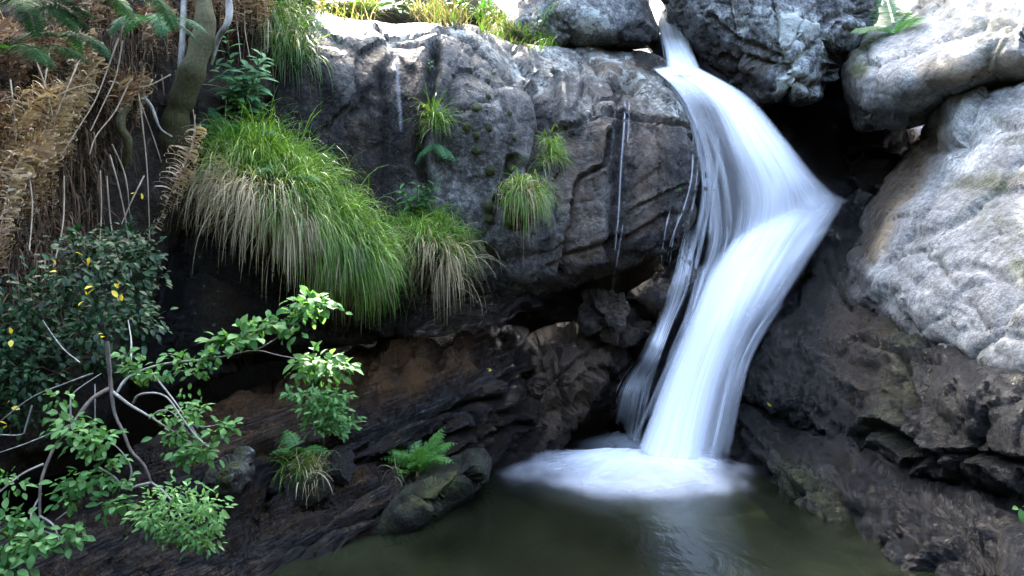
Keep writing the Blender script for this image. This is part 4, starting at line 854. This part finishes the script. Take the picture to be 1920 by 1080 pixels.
# ------------------------------------------------------------------ mossy tree and its roots
def tree_crown(e, top, cen, rad, nc, nl, zmin):
    mb = MB(); tw = MB()
    for k in range(nc):
        c = np.array(cen) + rng.normal(size=3) * np.array(rad)
        c[2] = max(c[2], zmin)
        tw.tube(np.linspace(np.array(top), c, 8) + rng.normal(size=(8, 3)) * .04, .02, .006, 5)
        leaf_cluster(mb, c, .55, nl, .11, .5, (.1, 1), .5)
    mb.build('crown', M_bright, e); tw.build('limb', M_mossbark, e)
base = hit(345, 235)[0] + np.array([0, -.05, 0])
e = empty('overhanging_tree', base, 'mossy dark tree trunk leaning up out of the bank among the hanging bracken', 'tree')
tp = catmull(np.vstack([P([322,328,340,362,380,384,376,380], [300,235,190,130,75,30,-40,-200], [4.8,4.74,4.72,4.7,4.75,4.8,4.9,5.0]), np.array([[-2.1, 5.2, 4.0]])]), 40)
mb = MB(); mb.tube(tp, .085, .045, 10, wob=.5); mb.build('trunk', M_mossbark, e); tree_crown(e, (-2.1, 5.2, 4.0), (-2.6, 5.0, 5.6), (.95, .9, .7), 18, 130, 4.4)
e = empty('overhanging_tree', (2.7, 10.6, 3.6), 'unseen tree added to shade the right rocks and pool, crown over the top of the waterfall', 'tree')  # added out of view; crown placed to shade slab, wet boulder and pool
tp = catmull(np.array([(2.7,10.6,3.4),(2.6,10.4,4.6),(2.2,9.8,5.6),(1.6,9.0,6.1)]), 30); mb = MB(); mb.tube(tp, .14, .07, 10, wob=.4); mb.build('trunk', M_mossbark, e)
tree_crown(e, (1.8, 9.2, 6.0), (.75, 8.7, 6.0), (.9, .7, .3), 46, 260, 5.5)
for (lab, pts, r0, r1, m) in [('thin pale tree stem beside the mossy trunk', [(335,165,4.7),(340,110,4.7),(343,50,4.75),(346,-30,4.9),(350,-160,5.1)], .021, .015, M_palebark),
   ('pale broken branch right of the mossy trunk', [(395,120,4.8),(410,70,4.75),(424,48,4.7),(430,20,4.75),(425,-40,4.8)], .014, .022, M_palebark)]:
    mb = MB(); mb.tube(curve3(pts, n=18), r0, r1, 8, wob=.3); tag(mb.build('tree_stem' if 'stem' in lab else 'branch', m), lab, 'tree stem' if 'stem' in lab else 'branch')
for (lab, pts, r0, r1, m) in [('thick mossy root hanging from the bank', [(243,196,4.5),(228,215,4.42),(226,240,4.38),(240,262,4.38),(238,285,4.38),(228,312,4.42)], .026, .02, M_mossbark),
   ('thin pale crooked root right of the mossy root', [(266,178,4.55),(284,200,4.5),(292,222,4.45),(302,243,4.45),(322,256,4.5)], .011, .005, M_palebark), ]:
    mb = MB(); mb.tube(curve3(pts, n=20), r0, r1, 8, wob=.5); tag(mb.build('root', m), lab, 'root')
# ------------------------------------------------------------------ dead bracken
def dead_fern(label, x0, y0, x1, y1, n, L, tint, lean=(0, 0), r=.017, off=.1, fan=.25):
    loc = hit((x0 + x1) / 2, (y0 + y1) / 2)[0]; e = empty('dead_fern', loc, label, 'dead fern')
    for k in range(int(n * 1.5)):
        t = U(0, 1); h, nr = hit(x0 + (x1 - x0) * t + U(-12, 12), y0 + (y1 - y0) * t + U(-14, 14)); h = h + np.array([0, -U(.03 + off * .3, off), 0])
        d = np.array([lean[0] + U(-fan, fan), -.55, .15 + lean[1]]); l = U(L[0], L[1])
        mb = MB(); dead_frond_into(mb, arc(h, d, l, U(3., 6.), 18) + .012 * np.stack([fbm(np.linspace(0, 3, 19)[:, None] * np.ones(3) + k + 9*j, 2) for j in range(3)], -1), r * U(.8, 1.15), tint + U(-.15, .15)); mb.build('frond', M_dead, e)
dead_fern('dark brown dead fern at the left edge below the green ferns', -10, 190, 60, 210, 12, (.45, .8), .5, off=.15, r=.012)
dead_fern('brown dead fern with dense curled fronds at the far left, middle height', -15, 330, 70, 320, 13, (.4, .7), .55, off=.15, r=.012)
dead_fern('lowest brown dead fern at the far left above the dark leafy shrub', -15, 430, 70, 400, 11, (.3, .5), .5, off=.15, r=.012)
dead_fern('brown dead fern hanging between the left edge and the pale fronds', 70, 250, 120, 270, 11, (.4, .75), .62, off=.15, r=.012)
dead_fern('pale tan dead fern whose long curled fronds sweep down to the left', 165, 230, 225, 150, 14, (.6, 1.1), .95, (-.13, 0), .015, .16, .12)
dead_fern('long pale dead fern hanging in front of the brown ones', 170, 270, 110, 290, 11, (.5, .85), .95, (-.12, 0), .016, .2, .12)
dead_fern('pale dead fern curled around the crossing stalks', 160, 80, 215, 120, 8, (.25, .45), .8, (.1, 0))
dead_fern('dead fern hanging from the top edge above the crossing stalks', 180, -10, 250, 10, 9, (.3, .5), .55)
dead_fern('reddish dead fern hanging left of the pale tree stem', 290, 40, 335, 30, 8, (.3, .5), .62, r=.016)
dead_fern('reddish dead fern hanging just right of the mossy trunk', 392, 0, 412, 20, 7, (.35, .6), .55, r=.013)
dead_fern('long rusty dead fern hanging under the top edge beside the dark grass', 458, -20, 492, -10, 10, (.35, .62), .6, r=.016)
dead_fern('dead fern tangled above the mossy root', 225, 160, 290, 160, 9, (.2, .4), .7)
dead_fern('dead fern near the top left corner behind the green ferns', 30, 60, 140, 90, 13, (.35, .6), .4)
e = empty('dead_fern', hit(362, 215)[0], 'single pale dead frond dangling left of the large grass clump', 'dead fern')
for k, pts in enumerate([[(362,205),(366,250),(350,300),(325,350),(300,410),(276,446)], [(366,215),(360,270),(338,330),(332,395)]]):
    mb = MB(); q = curve3([(a, b, 4.45) for a, b in pts], n=24); dead_frond_into(mb, q, .021 if k == 0 else .014, .95); mb.build('frond', M_dead, e)
STALKS = [[(222,72),(205,120),(180,185),(150,235),(112,295)], [(230,76),(218,140),(196,190),(170,245)], [(260,175),(268,240),(276,320),(281,450)], [(108,180),(140,165),(172,158)], [(50,75),(78,140),(95,200),(104,245)], [(92,100),(82,170),(74,230)], [(206,290),(225,360),(240,440),(246,520)], [(200,330),(208,420),(222,495)],
  [(188,320),(190,400),(186,470)], [(440,0),(446,60),(452,115)], [(458,10),(460,60),(468,105)], [(500,0),(503,50),(502,98)], [(262,190),(285,250),(303,305)], [(240,160),(215,210),(180,255),(168,290)], [(372,158),(400,160),(430,168)], [(150,110),(120,180),(100,230)], [(20,150),(30,260),(28,380)], [(270,330),(250,370),(228,420)], [(210,270),(235,330),(243,400)], [(320,140),(280,160),(250,165)], [(130,20),(150,60),(160,110)], [(40,270),(60,370),(55,470)], [(120,330),(118,420),(100,500)]]
for s_ in STALKS:
    mb = MB(); q = curve3(s_, off=.2, n=14); mb.tube(q, .0048, .0028, 5); tag(mb.build('dry_stalk', M_stalk), 'thin pale dry stalk hanging among the dead bracken on the left bank', 'stalk', 'dry stalks on the left bank')
# litter and small leaves over the bank (cannot be counted)
p, nr = spots(([(0,150),(60,350),(40,520),(120,430),(150,250),(230,120),(120,60),(300,60),(480,20)], 70), 5200); n = len(p); mb = MB()
mb.blades(p + nr * .01, nr * .5 + rng.normal(size=(n, 3)) * .6 + np.array([0, -.3, -.2]), U(.06, .3, n), U(.003, .010, n), U(2, 8, n), 5, U(0, 1, n))
tag(mb.build('bracken_litter', M_litter), 'tangled brown dead bracken litter covering the left bank', 'litter', kind='stuff')
# green ferns in the top left corner
for k, (x, y, d_, n_, L) in enumerate([(20, 10, 3.6, 10, .46), (110, -30, 3.7, 10, .48), (200, -30, 4.0, 8, .42), (10, 95, 3.5, 8, .4), (110, 70, 3.8, 7, .32), (285, 40, 4.4, 6, .35)]):
    fern(['dark green fern in the extreme top left corner', 'large dark green fern leaning in from the top edge near the corner', 'dark green fern at the top edge above the crossing stalks', 'dark green fern at the left edge above the brown bracken', 'bluish fern with few fronds among the top left bracken', 'small fern hanging left of the pale tree stem'][k], x, y, n_, L, M_blueg if k > 3 else M_fern, d=d_, up=.35, bias=(.15, -.4, 0), droop=1.6, tint=.3, width=.24, step=.018)
# ------------------------------------------------------------------ dark leafy shrub and the sapling with pale branches
e = empty('leafy_shrub', P(170, 640, 3.6), 'dark glossy leaved shrub with a few yellow leaves at the left edge', 'shrub')
mb = MB(); my = MB(); tw = MB()
cl = [(30,600,40),(90,590,45),(150,560,45),(200,570,45),(245,590,40),(120,520,40),(180,500,35),(230,480,40),(255,520,30),(60,650,45),(20,700,45),(120,640,40),(180,620,40),(235,450,24),(270,480,18),(10,640,40),(60,720,40),(150,460,26),(30,770,30),(180,680,25),(265,600,22),(140,590,40),(60,560,40)]
for (x, y, r) in cl:
    d_ = U(3.3, 3.9); c = P(x, y, d_); leaf_cluster(mb, c, r / F * d_ * 1.35, 130, .036, .55, (0, 1), .8)
    tw.tube(np.linspace(P(170, 660, 3.7), c, 7) + rng.normal(size=(7, 3)) * .02, .006, .002, 5)
for (x, y) in [(157,548),(163,565),(114,508),(22,632),(196,630),(205,548),(222,545),(12,758),(18,800),(262,362),(160,480)]:
    leaf_cluster(my, P(x, y, 3.2), .03, 2, .03, .6)
mb.build('foliage', M_darkl, e); my.build('yellow_leaves', M_yellow, e); tw.build('stem', M_twig, e)
e = empty('sapling', P(283, 905, 2.9), 'sapling with pale forking branches and fresh green leaves in the lower left foreground', 'sapling')
BR = [([(200,640,3.0),(205,690,3.0),(208,725,3.0),(215,775,2.98),(232,812,2.96),(245,845,2.95),(270,872,2.93),(284,905,2.92)], .011, .006),
 ([(212,735,3.0),(240,757,2.97),(270,775,2.95),(295,790,2.94),(330,812,2.93),(370,838,2.92)], .008, .003),
 ([(220,735,3.02),(235,712,3.05),(265,695,3.1),(310,682,3.15),(370,675,3.2),(425,667,3.25),(480,657,3.3),(525,667,3.35),(590,678,3.4)], .007, .003),
 ([(480,657,3.3),(510,640,3.3),(545,615,3.32),(575,590,3.35)], .004, .002),
 ([(250,755,2.96),(260,741,2.93),(290,737,2.9),(315,747,2.88),(340,782,2.86),(370,820,2.84),(392,838,2.83)], .006, .003),
 ([(285,700,3.1),(310,730,3.05),(340,770,3.0),(362,805,2.97),(386,836,2.95)], .005, .003), ([(280,785,2.94),(300,770,2.92),(325,775,2.9),(355,815,2.88)], .005, .002), ([(345,790,2.9),(380,800,2.9),(415,795,2.9)], .004, .002),
 ([(206,728,3.0),(170,750,2.95),(140,790,2.9),(110,826,2.86),(90,865,2.82),(76,910,2.78),(75,968,2.75)], .010, .006),
 ([(75,968,2.75),(100,985,2.72),(112,1018,2.7)], .006, .003), ([(75,970,2.75),(35,1000,2.7),(0,1035,2.65)], .006, .003), ([(82,870,2.8),(40,890,2.76),(-10,930,2.7)], .006, .003), ([(78,925,2.78),(60,960,2.74),(58,990,2.7)], .005, .003),
 ([(63,990,2.72),(125,1010,2.68)], .004, .002), ([(135,800,2.9),(132,760,2.92),(140,735,2.95),(190,700,3.0)], .005, .002), ([(140,792,2.9),(90,815,2.9),(40,835,2.9),(-5,850,2.9)], .004, .002),
 ([(284,905,2.92),(260,910,2.88),(235,917,2.85),(215,895,2.84),(185,876,2.84)], .007, .003), ([(284,905,2.92),(305,920,2.8),(330,950,2.7),(345,985,2.65)], .006, .003), ([(240,915,2.86),(246,880,2.86),(230,850,2.86),(210,830,2.87)], .005, .002), ([(60,760,2.95),(48,800,2.95),(40,815,2.95),(0,815,2.95)], .004, .003), ([(125,960,2.7),(105,975,2.7)], .003, .002), ([(175,700,3.05),(120,720,3.1),(60,745,3.1),(0,790,3.1)], .004, .002), ([(178,720,3.0),(178,790,2.96),(174,850,2.94)], .003, .002), ([(150,680,3.1),(115,650,3.2),(80,600,3.3)], .004, .002), ([(245,690,3.1),(246,640,3.2),(240,600,3.3)], .005, .003)]
BRM = [MB() for _ in BR]
for (pts, r0, r1), mb in zip(BR, BRM):
    mb.tube(catmull(np.array([P(*p) for p in pts]), 26), r0 * .8, r1 * .75, 6, wob=.4); mb.build('branch', M_palebark if r0 < .0095 else M_twig, e)
LC = [(240,665,22,3.1,26,.04),(255,690,22,3.1,30,.04),(335,672,22,3.15,26,.045),(365,690,26,3.2,36,.045),(400,668,20,3.2,22,.045),(285,705,18,3.1,18,.045),(260,705,16,3.1,14,.045),(310,700,14,3.1,14,.04),
 (420,640,24,3.25,26,.075),(450,630,24,3.25,22,.075),(470,615,24,3.28,24,.06),(500,605,24,3.3,24,.055),(525,605,22,3.3,20,.055),(548,625,20,3.3,18,.06),(560,585,20,3.3,18,.05),(580,568,30,3.35,60,.06),(595,580,24,3.35,40,.05),
 (600,680,34,3.4,60,.07),(630,690,24,3.4,28,.065),(585,700,24,3.4,36,.06),
 (350,765,20,2.95,22,.042),(365,780,20,2.9,20,.042),(330,815,22,2.93,24,.045),(345,848,26,2.92,34,.045),(385,845,24,2.9,28,.045),(360,850,20,2.9,20,.045),(418,800,18,2.9,20,.045),(405,812,16,2.9,14,.04),(310,785,18,2.93,18,.04),(372,760,14,2.9,12,.04),(340,740,10,2.9,6,.03),
 (150,810,38,2.85,50,.045),(170,840,30,2.85,36,.045),(130,790,26,2.9,24,.045),(110,745,24,2.92,16,.04),(105,785,16,2.92,14,.04),(140,900,26,2.8,34,.05),(135,930,26,2.8,26,.045),(215,945,24,2.8,26,.055),(190,890,24,2.84,24,.045),(230,905,20,2.84,20,.04),(195,820,26,2.86,30,.045),(205,865,20,2.85,22,.045),
 (120,1010,20,2.68,22,.05),(140,1000,20,2.68,18,.05),(20,1020,34,2.65,46,.055),(60,1020,28,2.65,34,.055),(20,970,28,2.7,34,.05),(10,1065,30,2.6,44,.055),(70,995,20,2.7,20,.045),(30,910,20,2.75,14,.045),(10,890,16,2.75,8,.04)]
mb = MB()
for (x, y, r, d_, n_, L) in LC: leaf_cluster(mb, P(x, y, d_), r / F * d_ * 1.1, int(n_ * 1.25), L * .74, .58, (.2, 1), .5)
mb.build('foliage', M_sap, e)
mb = MB()
for (x, y, r) in [(300,945,34),(330,925,34),(355,950,36),(320,980,36),(385,945,30),(380,1015,22),(370,985,30),(290,985,26),(345,1000,24),(275,965,20),(395,970,22)]: leaf_cluster(mb, P(x, y, 2.6), r / F * 2.6 * 1.25, 75, .026, .36, (.3, 1), .6)
mb.build('leaf_spray', M_sap, e)
# leafy stem standing on the ledge
e = empty('sapling', hit(605, 850)[0], 'slender leafy stem on the ledge with soft green foliage, left of centre', 'sapling'); b0 = np.array(e.location)
mb = MB(); mb.tube(catmull(np.vstack([b0, P([606, 600, 605], [800, 750, 710], [4.2, 4.1, 4.0])]), 14), .005, .002, 5); mb.build('stem', M_twig, e)
mb = MB()
for (x, y, r, n_) in [(590,740,30,60),(620,745,28,60),(600,765,36,90),(570,745,24,30),(630,775,26,50),(610,790,28,50),(650,800,20,30),(595,800,24,36),(548,738,14,14),(640,740,14,20)]:
    leaf_cluster(mb, P(x, y, 4.08), r / F * 4.1, n_, .045, .4, (.3, 1), .5)
mb.build('foliage', M_sap, e)
mb = MB(); leaf_cluster(mb, P(1914, 952, 3.4), .012, 3, .05, .55); tag(mb.build('leaf', M_bright), 'single bright green leaf at the right edge of the picture', 'leaf')
for (x, y) in [(648,786),(655,788),(921,695),(1449,761)]:
    c, nr = hit(x, y); mb = MB(); mb.leaves((c + nr * .01)[None], rdir(1) * np.array([1, .3, .2]), nr[None], np.array([.045]), np.array([.025]), np.array([.6])); tag(mb.build('fallen_leaf', M_yellow), 'small yellow fallen leaf lying on wet rock', 'leaf', 'fallen yellow leaves on the rocks')
